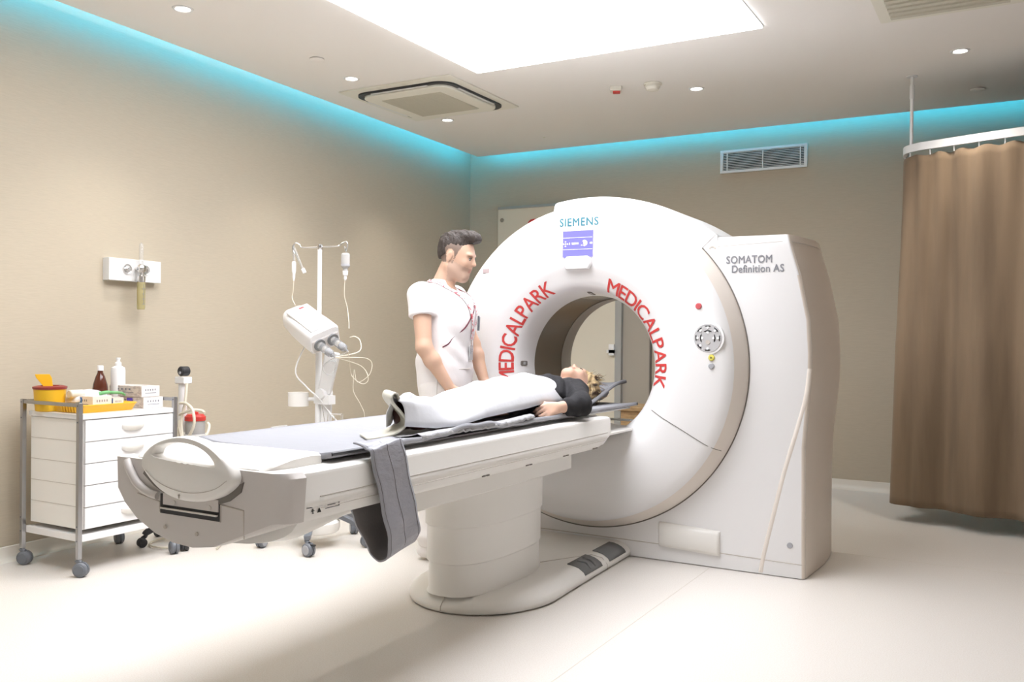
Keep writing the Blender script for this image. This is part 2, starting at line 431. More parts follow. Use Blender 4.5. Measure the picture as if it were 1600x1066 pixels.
# ceiling: a dropped slab with an open cove along the left and back walls, and a luminous field let into it
cg, cy1 = 0.165, WY - 0.14
px0, px1, py0, py1 = -3.135, -1.282, 1.55, 5.025
b = NB()
prism(b, [(wx(FY) + cg, FY), (px0, FY), (px0, cy1), (wx(cy1) + cg, cy1)], HC, HC + .02, 'xy')
for (a0, a1, c0, c1) in ((px1, RX, FY, cy1), (px0, px1, FY, py0), (px0, px1, py1, cy1)):
    bx(b, a0, a1, c0, c1, HC, HC + 0.02)
struct('ceiling', b, M_ceil, smooth=False)
struct('trim_2', box(WX - .1, RX + .1, FY - .1, WY + .1, HU, HU + .1), M_ceil, smooth=False)
t = thing('ceiling_light', 'large rectangular luminous white panel set in the ceiling', 'ceiling light', ((px0 + px1) / 2, (py0 + py1) / 2, HC))
ox, oy = (px0 + px1) / 2, (py0 + py1) / 2
hx, hy = (px1 - px0) / 2, (py1 - py0) / 2
fin('diffuser', box(-hx, hx, -hy, hy, -0.014, 0.02), M_panel, t, smooth=False)
b = NB()
for a in ((-hx - .008, -hx - .001, -hy - .008, hy + .008), (hx + .001, hx + .008, -hy - .008, hy + .008), (-hx - .001, hx + .001, -hy - .008, -hy - .001), (-hx - .001, hx + .001, hy + .001, hy + .008)): bx(b, *a, -0.004, 0.03)
fin('frame', b, M_frame, t, smooth=False)
# cyan strips hidden above the edge of the dropped ceiling
b = NB(); prism(b, [(wx(FY + .05) + cg + .005, FY + .05), (wx(FY + .05) + cg + .03, FY + .05), (wx(cy1) + cg + .03, cy1 - .03), (wx(cy1) + cg + .005, cy1 - .03)], HC + .022, HC + .036, 'xy')
tag(fin('led_strip', b, M_cyan, smooth=False), 'cyan light strip in the cove above the left wall', 'light strip', 'cove light strips')
tag(fin('led_strip', box(wx(cy1) + cg + .06, RX - .05, cy1 - .03, cy1 - .005, HC + .022, HC + .036), M_cyan, smooth=False), 'cyan light strip in the cove above the back wall', 'light strip', 'cove light strips')

def downlight(x, y, lab):
    t = thing('downlight', lab, 'downlight', (x, y, HC), 0, 'round recessed downlights')
    fin('bezel', lathe(NB(), [(0.036, -0.001), (0.042, -0.006), (0.052, -0.005), (0.055, 0.0), (0.036, 0.0)], n=32), M_pole, t)
    fin('lamp', lathe(NB(), [(0, -0.002), (0.036, -0.001), (0.036, 0.002), (0, 0.002)], n=32), M_lamp, t)
    l = bpy.data.lights.new('downlight_beam', 'SPOT'); l.energy = SPOT_E; l.spot_size = math.radians(95); l.spot_blend = 0.8; l.color = (1.0, 0.93, 0.84); l.shadow_soft_size = 0.04
    lo = bpy.data.objects.new('downlight_beam', l); C.objects.link(lo); lo.parent = t; lo.location = (0, 0, -0.02)
for x, y, lab in ((-3.93, 3.32, 'round downlight nearest the camera along the left wall'), (-3.98, 4.77, 'round downlight between the near downlight and the ceiling air unit'),
                  (-4.055, 6.05, 'round downlight just behind the square ceiling air unit'), (-2.0, 6.08, 'round downlight right of the smoke detector'),
                  (-0.353, 6.01, 'round downlight above the brown curtain'), (-3.93, 1.9, 'added round downlight outside the view, lighting the left wall')):  # the last downlight is unseen, added to light the left wall
    downlight(x, y, lab)

# square cassette air conditioner
t = thing('ceiling_air_unit', 'square ivory ceiling cassette air unit with dark curved slots', 'air conditioner', (-3.805, 5.46, HC))
b = NB()
fin('trim_plate', prism(NB(), rrect(-.475, .475, -.475, .475, .01), -0.012, 0.0, 'xy'), M_ac, t, bevel=.003)
o_ = rrect(-.41, .41, -.41, .41, .12, 8); i_ = rrect(-.375, .375, -.375, .375, .10, 8)
b = NB(); loft(b, [[Vector((x, y, -0.012)) for x, y in o_], [Vector((x, y, -0.024)) for x, y in o_], [Vector((x, y, -0.024)) for x, y in i_], [Vector((x, y, -0.012)) for x, y in i_]], cap=False)
fin('slot_ring', b, M_dark, t)
fin('front_plate', prism(NB(), rrect(-.372, .372, -.372, .372, .10, 8), -0.04, -0.012, 'xy'), M_ac, t, bevel=.008)
for k in range(4):
    b = NB(); R_ = Matrix.Rotation(k * PI / 2, 4, 'Z'); Vv = []
    bx(b, -.24, .24, .385, .402, -0.032, -0.027, M=R_ @ Matrix.Rotation(0.0, 4, 'X'))
    fin('vane', b, M_pole, t)
b = NB(); bx(b, -.255, .255, -.255, .255, -0.044, -0.040)
for k in range(26): bx(b, -.25, .25, -.25 + k * .0196, -.243 + k * .0196, -0.048, -0.044)
fin('intake_grille', b, M_acgrid, t, smooth=False)
# square vent at the top right
t = thing('ceiling_vent', 'ivory square ceiling vent cut by the top edge right of the light panel', 'vent', (-0.36, 4.93, HC))
fin('frame', prism(NB(), rrect(-.34, .34, -.34, .34, .01), -0.01, 0, 'xy'), M_ac, t, bevel=.003)
b = NB()
for k in range(9): bx(b, -.28, .28, -.28 + k * .065, -.245 + k * .065, -0.02, -0.01)
fin('louvre', b, M_acgrid, t, smooth=False)
# detector, sounder, concealed sprinklers
t = thing('smoke_detector', 'round ivory smoke detector on the ceiling', 'smoke detector', (-2.223, 5.823, HC))
fin('base', disc_cyl(NB(), (0, 0, 0), .062, -.012, 0, b=.003), M_ac, t)
fin('dome', lathe(NB(), [(0.052, -.012), (.052, -.028), (.04, -.045), (.02, -.052), (0, -.053)]), M_ac, t)
t = thing('fire_beacon', 'small square ceiling beacon with a red lens left of the smoke detector', 'beacon', (-2.484, 5.795, HC), 0.4)
fin('body', prism(NB(), rrect(-.04, .04, -.04, .04, .008), -.03, 0, 'xy'), M_ac, t, bevel=.003)
fin('lens', prism(NB(), rrect(-.02, .03, -.02, .02, .005), -.042, -.03, 'xy'), M_redp, t)
for x, y, lab in ((-3.887, 4.323, 'flat concealed sprinkler cover between the two nearest left downlights'), (-.299, 6.968, 'flat concealed sprinkler cover behind the curtain pole')):
    tag(fin('sprinkler_cover', lathe(NB(), [(0, -.012), (.04, -.011), (.045, -.008), (.045, -.004), (.03, -.002), (.03, 0), (0, 0)], (x, y, HC)), [M_ceil]), lab, 'sprinkler')
tag(fin('ceiling_stud', disc_cyl(NB(), (-3.655, 6.963, HC), .012, -.004, 0), M_ac), 'tiny round stud on the ceiling near the corner', 'stud')

# wall air grille
t = thing('wall_air_grille', 'long white slatted air grille high on the back wall', 'vent', (-1.912, WY, 2.695))
b = NB()
for a in ((-.36, .36, .075, .097), (-.36, .36, -.097, -.075), (-.36, -.335, -.075, .075), (.335, .36, -.075, .075)): bx(b, a[0], a[1], -.02, 0, a[2], a[3])
fin('frame', b, M_pole, t, bevel=.002)
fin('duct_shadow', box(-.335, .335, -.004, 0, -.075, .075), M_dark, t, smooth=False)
for k in range(11):
    z = -.068 + k * .0136
    fin('slat', loft(NB(), [[Vector((x, -.018, z + .001)), Vector((x, -.006, z + .006)), Vector((x, -.006, z + .0025)), Vector((x, -.018, z - .0025))] for x in (-.335, .335)]), M_pole, t, smooth=False)
for x in (-.30, 0, .305): fin('mullion', box(x - .004, x + .004, -.02, -.005, -.075, .075), M_pole, t, smooth=False)

# ------------------------------------------------ things on the back wall
d = struct('door_1', box(-4.44, -3.20, WY - .06, WY, 0.0, 2.415), M_door, smooth=False)
b = NB(); bx(b, -3.20, -3.14, WY - .075, WY, 0, 2.415)
bx(b, -4.44, -3.20, WY - .068, WY, 2.415, 2.44); fin('door_frame', b, M_frame, d, smooth=False)
b = NB(); bx(b, -3.27, -3.20, WY - .10, WY - .075, 1.05, 1.08); bx(b, -3.25, -3.20, WY - .10, WY - .06, 1.03, 1.13)
fin('door_handle', b, M_pole, d)
b = NB(); disc_cyl(b, (-4.39, WY, 2.31), .02, -.075, -.06, 'y'); fin('door_bolt', b, M_chrome, d)
V, F = text_mesh('S', .34, bold=0.0)
fin('door_lettering', add_text(NB(), V, F, lambda v: Vector((-4.13 + v.x, WY - .063, 2.085 + v.y * .95))), M_red, d, smooth=False)
struct('trim_3', box(-3.14, -2.88, WY - .03, WY, 0, 1.9), M_gdoor, smooth=False)
struct('trim_4', box(-2.885, -2.875, WY - .04, WY, 0, 1.9), M_seam, smooth=False)
t = thing('wooden_cabinet', 'low light-wood cabinet seen through the scanner opening', 'cabinet', (-2.60, 6.9, 0))
fin('body', box(-.20, .35, -.2, .2, 0.05, .61), M_wood, t, bevel=.003)
fin('top', box(-.22, .37, -.22, .2, .61, .64), M_wood, t, bevel=.003)
fin('drawer', box(-.19, .34, -.215, -.2, .40, .58), M_wood, t, bevel=.002)
fin('plinth', box(-.18, .33, -.18, .18, 0, .05), M_wood, t)

# ------------------------------------------------ curtain and its track
t = thing('curtain_track', 'white curved curtain rail hung on a thin ceiling pole', 'curtain rail', (-.68, 6.4, 2.43))
tp = [(-0.03, .75), (-0.035, .35), (-.02, .12), (.06, .02), (.18, -.03), (.70, -.20), (1.6, -.45), (2.6, -.75)]
path = catmull([(x, y, 0) for x, y in tp], 8)
secs = []
for i, p in enumerate(path):
    tg = (path[min(i + 1, len(path) - 1)] - path[max(i - 1, 0)]).normalized(); n_ = Vector((-tg.y, tg.x, 0))
    secs.append([p + n_ * .013 + Vector((0, 0, .0)), p - n_ * .013, p - n_ * .013 + Vector((0, 0, .05)), p + n_ * .013 + Vector((0, 0, .05))])
fin('rail', loft(NB(), secs), M_pole, t, ang=50)
b = NB(); tube(b, [(.02, .05, .045), (.02, .05, HC - 2.43)], .011, 12, False)
disc_cyl(b, (.02, .05, 0), .035, HC - 2.43 - .006, HC - 2.43, n=20); disc_cyl(b, (.02, .05, 0), .015, .35, .44, n=16)
fin('hanging_pole', b, M_pole, t)
L = [0.0]
for a, c_ in zip(path[:-1], path[1:]): L.append(L[-1] + (c_ - a).length)
def along(s):
    s = max(0, min(s, L[-1] - 1e-6))
    for i in range(len(L) - 1):
        if L[i + 1] >= s:
            u = (s - L[i]) / (L[i + 1] - L[i] + 1e-9); p = path[i].lerp(path[i + 1], u); tg = (path[i + 1] - path[i]).normalized(); return p, Vector((-tg.y, tg.x, 0))
    return path[-1], Vector((0, 1, 0))
for k in range(12):
    p, _ = along(.55 + k * .15)
    fin('glider', tube(NB(), [p + Vector((0, 0, .002)), p + Vector((0, 0, -.035))], .004, 6, False), M_pole, t)
b = NB(); NU, NV = 420, 44
grid = []
S0, S1 = 0.12, 3.25
for i in range(NU + 1):
    s = S0 + (S1 - S0) * i / NU; p, n_ = along(s); col = []
    for j in range(NV + 1):
        v = j / NV; z = -.03 - v * 2.29
        a = .010 * math.sin(s * 46 + 1.5 * math.sin(s * 7)) * (1 - .75 * min(1, v * 1.6)) + (.010 + .034 * min(1, v * 1.8)) * math.sin(s * 15.5 + 1.3 * math.sin(s * 4.1) + .35 * v) + .020 * v * math.sin(s * 33 + 2 * v) * (0.5 + .5 * math.sin(s * 3.3))
        a += .02 * v * v * math.sin(s * 6)
        sc2 = .010 * (1 - v) ** 6 * math.cos(s * 2 * PI / .15)
        q = p + n_ * a; col.append(b.verts.new((q.x, q.y, z + sc2 * .8)))
    grid.append(col)
for i in range(NU):
    for j in range(NV): b.faces.new((grid[i][j], grid[i + 1][j], grid[i + 1][j + 1], grid[i][j + 1]))
cu = fin('curtain', b, M_cur, None, ang=180, keepn=True)
cu.location = (-.68, 6.4, 2.43); m_ = cu.modifiers.new('cloth', 'SOLIDIFY'); m_.thickness = .003
tag(cu, 'long brown cloth curtain hanging in folds from the curved white rail', 'curtain')
CUR_GRID = grid

# ------------------------------------------------ wall services on the left wall
t = thing('medical_gas_outlet', 'white gas outlet rail on the left wall holding an oxygen flowmeter', 'gas outlet', (wx(3.53), 3.53, 1.561), LROT * -1)
fin('rail_box', box(0, .055, -.185, .185, -.065, .065), M_pole, t, bevel=.003)
for y in (-.065, .065):
    b = NB(); lathe(b, [(.0, .074), (.010, .074), (.012, .064), (.022, .064), (.028, .066), (.031, .06), (.031, .055)], (0, y, .005), 'x', 24); fin('outlet_socket', b, M_chrome, t)
fm = fin('flowmeter', lathe(NB(), [(0, .055), (.012, .055), (.012, .08), (.024, .085), (.028, .10), (.024, .115), (.01, .122), (0, .123)], (0, .0, .01), 'x', 24), M_chrome, t)
fin('flow_tube', lathe(NB(), [(0, .02), (.012, .02), (.012, .14), (.006, .15), (0, .155)], (.10, 0, .01), 'z', 20), M_glass, fm)
fin('collar', lathe(NB(), [(0, -.075), (.022, -.075), (.024, -.06), (.024, -.035), (.014, -.028), (.014, -.012), (0, -.01)], (.10, 0, 0), 'z', 24), M_chrome, fm)
b = NB(); lathe(b, [(0, -.23), (.020, -.23), (.023, -.22), (.023, -.07), (0, -.07)], (.10, 0, 0), 'z', 24, 0)
fin('humidifier_jar', b, M_liquid, fm)
b = NB()
for k in range(4): bx(b, .1225, .1245, -.012, .006, -.20 + k * .03, -.197 + k * .03)
bx(b, .1225, .1245, -.002, 0, -.2, -.08)
fin('jar_scale', b, M_gtext, fm, smooth=False)
t = thing('wall_socket', 'small white double wall socket low on the left wall behind the table', 'socket', (wx(4.83), 4.83, .49), LROT * -1)
fin('plate', box(0, .012, -.085, .085, -.04, .04), M_pole, t, bevel=.003)
for y in (-.042, .042): fin('socket_well', lathe(NB(), [(.022, .014), (.02, .013), (.017, .006), (0, .006)], (0, y, 0), 'x', 20), M_ac, t)
#---PART2---
# ================================================================== SCANNER GANTRY
GX, GZ = -2.12, 1.04
g = thing('ct_scanner', 'large white ring-shaped scanner with a round bore and red lettering around it', 'CT scanner', (GX, 4.6, 0))
FP = [(.900, 4.60), (.893, 4.575), (.872, 4.535), (.852, 4.500), (.835, 4.478), (.80, 4.462), (.72, 4.450), (.62, 4.447), (.56, 4.452), (.53, 4.462), (.50, 4.478), (.47, 4.490), (.445, 4.503), (.428, 4.52), (.412, 4.55), (.400, 4.60), (.392, 4.66), (.390, 4.69)]
def ysurf(r):
    for (r0, y0), (r1, y1) in zip(FP[:-1], FP[1:]):
        if r1 <= r <= r0: return y0 + (y1 - y0) * (r0 - r) / (r0 - r1)
    return FP[-1][1]
def loc(p): return Vector((p[0] - GX, p[1] - 4.6, p[2]))
def gobj(name, bm, m, parent=g, **k):
    bmesh.ops.translate(bm, verts=bm.verts, vec=(-GX, -4.6, 0))
    return fin(name, bm, m, parent, **k)
gobj('front_ring', lathe(NB(), FP, (GX, 0, GZ), 'y', 160, mif=[1, 1, 1] + [0] * (len(FP) - 4)), [M_white, M_rim], ang=60)  # outer bevel segments carry the painted tan shade
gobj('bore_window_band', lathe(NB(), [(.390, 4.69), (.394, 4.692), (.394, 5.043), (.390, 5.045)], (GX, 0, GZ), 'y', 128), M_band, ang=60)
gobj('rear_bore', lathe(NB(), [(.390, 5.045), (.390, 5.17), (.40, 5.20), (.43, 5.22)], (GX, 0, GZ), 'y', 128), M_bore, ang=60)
gobj('ring_gap', lathe(NB(), [(.90, 4.6), (.906, 4.598), (.906, 4.61), (.90, 4.61)], (GX, 0, GZ), 'y', 128, a0=math.radians(-125), a1=math.radians(45)), M_seam)
# rear drum with the raised crown, hollow for the bore
def crown_z(x): return .805 + math.sqrt(max(0, 1.19 ** 2 - (x + 2.115) ** 2)) - .018
out = []
NA = 200
for i in range(NA):
    a = 2 * PI * i / NA; R = .898; x = GX + R * math.cos(a); z = GZ + R * math.sin(a)
    if -2.33 < x < -1.39 and z > GZ: z = max(z, crown_z(x))
    out.append((x, z))
def drum(R0): return [(GX + R0 * math.cos(2 * PI * i / NA), GZ + R0 * math.sin(2 * PI * i / NA)) for i in range(NA)]
b = NB()
loft(b, [[Vector((x, 4.60, z)) for x, z in drum(.45)], [Vector((x, 4.60, z)) for x, z in out], [Vector((x, 5.10, z)) for x, z in out],
         [Vector((GX + (x - GX) * .97, 5.20, GZ + (z - GZ) * .97)) for x, z in out], [Vector((x, 5.22, z)) for x, z in drum(.43)]], cap=False)
gobj('rear_drum', b, M_white, ang=50)
# crown lip blending forward over the front ring
b = NB(); secs = []
for i in range(41):
    x = -2.325 + (.925) * i / 40; z = crown_z(x); rz_ = math.hypot(x - GX, z - GZ); u = Vector((x - GX, 0, z - GZ)).normalized()
    fo_ = min(1, max(0, (x + 1.62) / .22))
    def q(rr, y): return Vector((GX, y + (4.598 - y) * fo_ if rr > .86 else y, GZ)) + u * rr
    secs.append([q(.83, 4.60), q(.83, ysurf(.83) + .004), q(.845, ysurf(.845) - .002), q(.872, 4.525), q(.895 + (rz_ - .9) * .3, 4.552), q(rz_ - .012, 4.572), q(rz_, 4.60)])
loft(b, secs)
gobj('crown_cover', b, M_white, ang=60)
# right housing
def fx(z):   # front right edge of the housing
    P = [(0, -.935), (.2, -.938), (.66, -.943), (.98, -.919), (1.12, -.917), (1.294, -.928), (1.516, -.975), (1.60, -1.0), (1.722, -1.035), (1.76, -1.05)]
    for (z0, x0), (z1, x1) in zip(P[:-1], P[1:]):
        if z0 <= z <= z1:
            t_ = (z - z0) / (z1 - z0); return x0 + (x1 - x0) * t_
    return P[-1][1]
b = NB(); secs = []
zs = [0.004, .05, .1, .2, .35, .5, .66, .8, .9, .98, 1.06, 1.12, 1.2, 1.294, 1.4, 1.516, 1.6, 1.66, 1.69, 1.705, 1.716, 1.722]
for z in zs:
    x = fx(z); dz = max(0, z - 1.69); ins = dz * .35
    xl = -1.62 if z > .75 else -2.62
    if .4 < z <= .75: xl = -1.62 - (.75 - z) / .35 * 0.8
    bulge = .028 + .03 * min(1, z)
    top = z - (0 if z < 1.69 else 0)
    secs.append([Vector((xl, 4.602 + ins, z)), Vector((x - .012, 4.602 + ins, z)), Vector((x - .003, 4.608 + ins, z)), Vector((x + .004, 4.62 + ins, z)), Vector((x + bulge * .55, 4.78, z)), Vector((x + bulge, 4.98, z)), Vector((x + bulge * .8, 5.16, z)),
                 Vector((x + bulge * .2, 5.30 - ins, z)), Vector((x - .03, 5.36 - ins, z)), Vector((x - .10, 5.38 - ins, z)), Vector((xl, 5.38 - ins, z))])
loft(b, secs); b.normal_update()
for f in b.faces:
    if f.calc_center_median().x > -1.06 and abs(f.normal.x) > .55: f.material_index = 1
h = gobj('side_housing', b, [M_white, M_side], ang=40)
# housing face left of the ring gap near the floor is part of the same cover; seams and details
b = NB()
tube(b, [(-2.6, 4.6015, .092), (-1.7, 4.6015, .088), (-.945, 4.6015, .074)], .0022, 6, False)
gobj('base_seam', b, M_seam2); b = NB()
tube(b, [(-1.52, 4.6035, 1.668), (-1.06, 4.6035, 1.686), (-1.02, 4.625, 1.686), (-.985, 4.78, 1.685), (-.965, 4.98, 1.684), (-.985, 5.2, 1.683)], .0022, 6, False)
gobj('cover_seam', b, M_seam2, smooth=True)
b = NB(); tube(b, [(fx(z) + .0035, 4.6195, z) for z in zs[:-4]], .0012, 6, False)
gobj('edge_seam', b, M_seam2)
b = NB(); tube(b, [(-.925, 4.617, 1.05), (-.94, 4.615, .90), (-.985, 4.614, .72), (-1.04, 4.614, .52), (-1.095, 4.614, .28), (-1.135, 4.614, .10), (-1.15, 4.614, .01)], .016, 16)
gobj('swoosh_ridge', b, M_rim)  # tan colour paints in the soft shading of the crease
b = NB()
prof = [(4.602, .078), (4.586, .082), (4.576, .10), (4.572, .15), (4.576, .19), (4.588, .205), (4.602, .21)]
secs = [[Vector((x, y, z - (x + 1.69) * .045)) for y, z in prof] for x in (-1.692, -1.68, -1.372, -1.36)]
for s_ in (secs[0], secs[3]):
    for v in s_: v.y = 4.602 - (4.602 - v.y) * .55
loft(b, secs); gobj('vent_cover', b, M_tab, ang=60)
b = NB(); disc_cyl(b, (-1.005, 0, .165), .014, 4.595, 4.603, 'y', b=.002); gobj('screw_cap', b, M_ltgrey)
b = NB(); lathe(b, [(.020, 4.601), (.020, 4.598), (.013, 4.598), (.013, 4.601)], (-1.418, 0, 1.657), 'y', 20, a0=.25, a1=PI - .25); gobj('round_mark', b, M_seam2)
b = NB()
V, F = text_mesh('SOMATOM', .060, 1.05, 1.0, bold=0.0); add_text(b, V, F, lambda v: Vector((-1.345 + v.x * .78, 4.5995, 1.583 + v.y * .9)), fat=.0012)
V, F = text_mesh('Definition AS', .060, 1.05, 1.0, bold=0.0); add_text(b, V, F, lambda v: Vector((-1.317 + v.x * .78, 4.5995, 1.535 + v.y * .9)), fat=.0012)
gobj('model_lettering', b, M_gtext, smooth=False)
b = NB(); V, F = text_mesh('SIEMENS', .100, 1.1, 1.0, bold=0.0)
wd = max(v.x for v in V) - min(v.x for v in V)
add_text(b, V, F, lambda v: Vector((GX + v.x / wd * .232, ysurf(math.hypot(v.x, 1.81 - GZ)) - .004, 1.803 + v.y * .62)), center=True, fat=.0022)
gobj('maker_lettering', b, M_teal, smooth=False)
# screen
b = NB(); bx(b, GX - .090, GX + .090, 4.443, 4.452, 1.632, 1.775); scr = gobj('screen', b, M_screen, bevel=.001)
b = NB()
for z in (1.736, 1.672): bx(b, GX - .086, GX + .088, 4.4405, 4.4425, z, z + .0015)
yy = 4.441
def flat_ring(cx, cz, r0, r1, a0=0, a1=2 * PI): lathe(b, [(r0, yy), (r1, yy), (r1, yy + .001), (r0, yy + .001)], (cx, 0, cz), 'y', 20, a0=a0, a1=a1)
for dx, dz in ((0, .012), (0, -.012), (.012, 0), (-.012, 0), (0, 0)): bx(b, GX - .072 + dx - .003, GX - .072 + dx + .003, yy, yy + .001, 1.704 + dz - .003, 1.704 + dz + .003)
for x0, w_ in ((-.05, .004), (-.033, .006), (-.025, .006), (-.017, .006), (-.007, .003), (0, .006), (.075, .004), (.081, .006)): bx(b, GX + x0, GX + x0 + w_, yy, yy + .001, 1.700, 1.710)
flat_ring(GX + .042, 1.706, .010, .016, -2.0, 2.4); flat_ring(GX + .042, 1.706, .003, .007); bx(b, GX + .022, GX + .03, yy, yy + .001, 1.692, 1.696)
m2 = fin('screen_symbols', b, M_scrw, None, smooth=False); bm_ = m2.data; bm_.transform(Matrix.Translation((-GX, -4.6, 0))); m2.parent = scr
# camera bump beneath the screen
b = NB(); secs = []
for y, s_, zt in ((4.452, 1.0, 0), (4.44, .97, .0), (4.432, .90, .005), (4.430, .80, .012)):
    secs.append([Vector((GX + x * s_, y, 1.602 + z * (s_))) for x, z in ((-.07, -.040), (.07, -.040), (.085, -.01), (.082, .018), (.065, .035), (-.065, .035), (-.082, .018), (-.085, -.01))])
loft(b, secs); secs2 = [[Vector((GX + x, y, z)) for x, z in ((-.07, 1.562), (.07, 1.562), (.055, 1.545), (-.055, 1.545))] for y in (4.475, 4.435)]
gobj('screen_bezel_bump', b, M_white, ang=60, bevel=.004)
# laser windows
def onring(a, r, y=None, lift=.003):
    y = ysurf(r) if y is None else y
    return Vector((GX + (r - lift) * math.cos(a), y - lift, GZ + (r - lift) * math.sin(a)))
def decal_box(a0, a1, r0, r1, m_, nm, lift=.003, n=6, par=g):
    b = NB(); A = []; B = []
    for i in range(n + 1):
        a = a0 + (a1 - a0) * i / n; A.append(b.verts.new(onring(a, r0, None, lift))); B.append(b.verts.new(onring(a, r1, None, lift)))
    for i in range(n): b.faces.new((A[i], A[i + 1], B[i + 1], B[i]))
    return gobj(nm, b, m_, par)
def window(a, y, dy, da):
    b = NB(); 
    def P(u, v, l): r = .396 + .0; yv = y + u * dy; rr = np.interp(yv, [p[1] for p in FP[8:]], [p[0] for p in FP[8:]]) - l; aa = a + v * da; return Vector((GX + rr * math.cos(aa), yv, GZ + rr * math.sin(aa)))
    pts = [(x_, y_) for x_, y_ in rrect(-1, 1, -1, 1, .45, 4)]
    loft(b, [[P(u, v, -.002) for u, v in pts], [P(u, v, .003) for u, v in pts]])
    o = gobj('laser_window', b, M_seam, ang=40)
    b = NB(); loft(b, [[P(u * .8 + s_, v * .6, .003) for u, v in rrect(-.42, .42, -1, 1, .2, 3)] for s_ in (0,)] + [[P(u * .8, v * .6, .004) for u, v in rrect(-.42, .42, -1, 1, .2, 3)]])
    k_ = fin('glass_slot', b, M_btn, None); k_.data.transform(Matrix.Translation((-GX, -4.6, 0))); k_.parent = o
window(PI, 4.585, .028, .035)
window(math.radians(88), 4.60, .035, .035)
# red lettering around the bore
def arc_text(s, a_start, a_end, r0, hgt):
    b = NB(); gl = [text_mesh(c_, 1.0, bold=0.0) for c_ in s]; k = hgt / .73
    wd = [max(v.x for v in V) - min(v.x for v in V) for V, F in gl]; gap = .06
    tot = sum(wd) + gap * (len(s) - 1) - wd[0] / 2 - wd[-1] / 2
    pos = 0.0; cs = []
    for i, w_ in enumerate(wd):
        if i: pos += wd[i - 1] / 2 + gap + w_ / 2
        cs.append(pos)
    for (V, F), w_, c_ in zip(gl, wd, cs):
        a = a_start + (a_end - a_start) * c_ / tot
        sx = abs(a_end - a_start) * (r0 + hgt / 2) / tot / k
        x0 = min(v.x for v in V); cx = x0 + w_ / 2
        def fn(v, a=a, cx=cx, k=k, sx=sx):
            r = r0 + v.y * k; aa = a - (v.x - cx) * k * sx / (r0 + hgt / 2)
            r = max(r, .412); y = ysurf(r)
            return Vector((GX + r * math.cos(aa), y - .0025, GZ + r * math.sin(aa)))
        add_text(b, V, F, fn, fat=.012)
    return gobj('ring_lettering', b, M_red, smooth=False)
arc_text('MEDICALPARK', math.radians(189.5), math.radians(116.5), .432, .080)
arc_text('MEDICALPARK', math.radians(65.5), math.radians(-9.5), .428, .080)
# control pad and buttons
pc = (-1.39, 1.197)
def yface(x, z): return ysurf(math.hypot(x - GX, z - GZ))
yb = yface(*pc) - .003
b = NB(); disc_cyl(b, (pc[0], 0, pc[1]), .083, yb, yb + .02, 'y', n=48); pad_ = gobj('control_panel', b, M_white)
b = NB(); disc_cyl(b, (pc[0], 0, pc[1]), .072, yb - .003, yb + .01, 'y', n=48, b=.001)
k_ = fin('button_disc', b, M_btn, None); k_.data.transform(Matrix.Translation((-GX, -4.6, 0))); k_.parent = pad_
for r, n, off in ((.055, 8, 0), (.031, 4, 0)):
    for i in range(n):
        a = 2 * PI * i / n + off
        if n == 8 and i == 7: continue
        if n == 4 and i == 3: continue
        b = NB(); wd_ = .22 if n == 8 else .5
        for j in range(3): lathe(b, [(r + .004, yb - .005), (r + .009, yb - .005), (r + .009, yb - .003), (r + .004, yb - .003)], (pc[0], 0, pc[1]), 'y', 8, a0=a - wd_, a1=a + wd_)
        disc_cyl(b, (pc[0] + (r - .002) * math.cos(a), 0, pc[1] + (r - .002) * math.sin(a)), .0062, yb - .006, yb - .003, 'y', n=12)
        k_ = fin('arrow_button', b, M_btnw, None); k_.data.transform(Matrix.Translation((-GX, -4.6, 0))); k_.parent = pad_
b = NB(); disc_cyl(b, (pc[0], 0, pc[1] - .022), .012, yb - .005, yb - .003, 'y', n=16); k_ = fin('centre_button', b, M_seam2, None); k_.data.transform(Matrix.Translation((-GX, -4.6, 0))); k_.parent = pad_
for x, z, m_, nm, r in ((-1.441, 1.359, M_pinkred, 'emergency_button', .016), (-1.371, 1.098, M_ybtn, 'yellow_button', .016), (-1.371, 1.056, M_ltgrey, 'grey_button', .015)):
    y = yface(x, z); b = NB(); disc_cyl(b, (x, 0, z), r, y - .008, y + .01, 'y', n=24, b=.003); o = gobj(nm, b, m_)
    if nm == 'yellow_button': b = NB(); lathe(b, [(0, y - .0095), (.006, y - .0095), (.006, y - .008)], (x, 0, z), 'y', 3); gobj('button_mark', b, M_btext)
x, z = -2.71, 1.572; y = yface(x, z); b = NB(); bx(b, x - .021, x + .021, y - .004, y + .002, z - .012, z + .012); tg_ = gobj('rating_tag', b, M_tag)
tg_['label'] = 'small greyish printed tag'
# seam on the lower right of the ring
b = NB(); a0 = math.atan2(.821 - GZ, -1.718 - GX)
pts = []
for i in range(15):
    u = i / 14; x = -1.70 + u * (-1.345 + 1.70); z = .815 + u * (.618 - .815) + .008 * math.sin(u * PI); r = min(.89, max(.43, math.hypot(x - GX, z - GZ))); pts.append((x, ysurf(r) - .0015, z))
tube(b, pts, .0018, 6, False); gobj('ring_seam', b, M_seam)

# ================================================================== PATIENT TABLE
TX = -2.17
tb = thing('patient_table', 'white motorised patient table running into the scanner bore', 'patient table', (TX, 3.5, 0))
def tobj(name, bm, m, parent=tb, **k):
    bmesh.ops.translate(bm, verts=bm.verts, vec=(-TX, -3.5, 0)); return fin(name, bm, m, parent, **k)
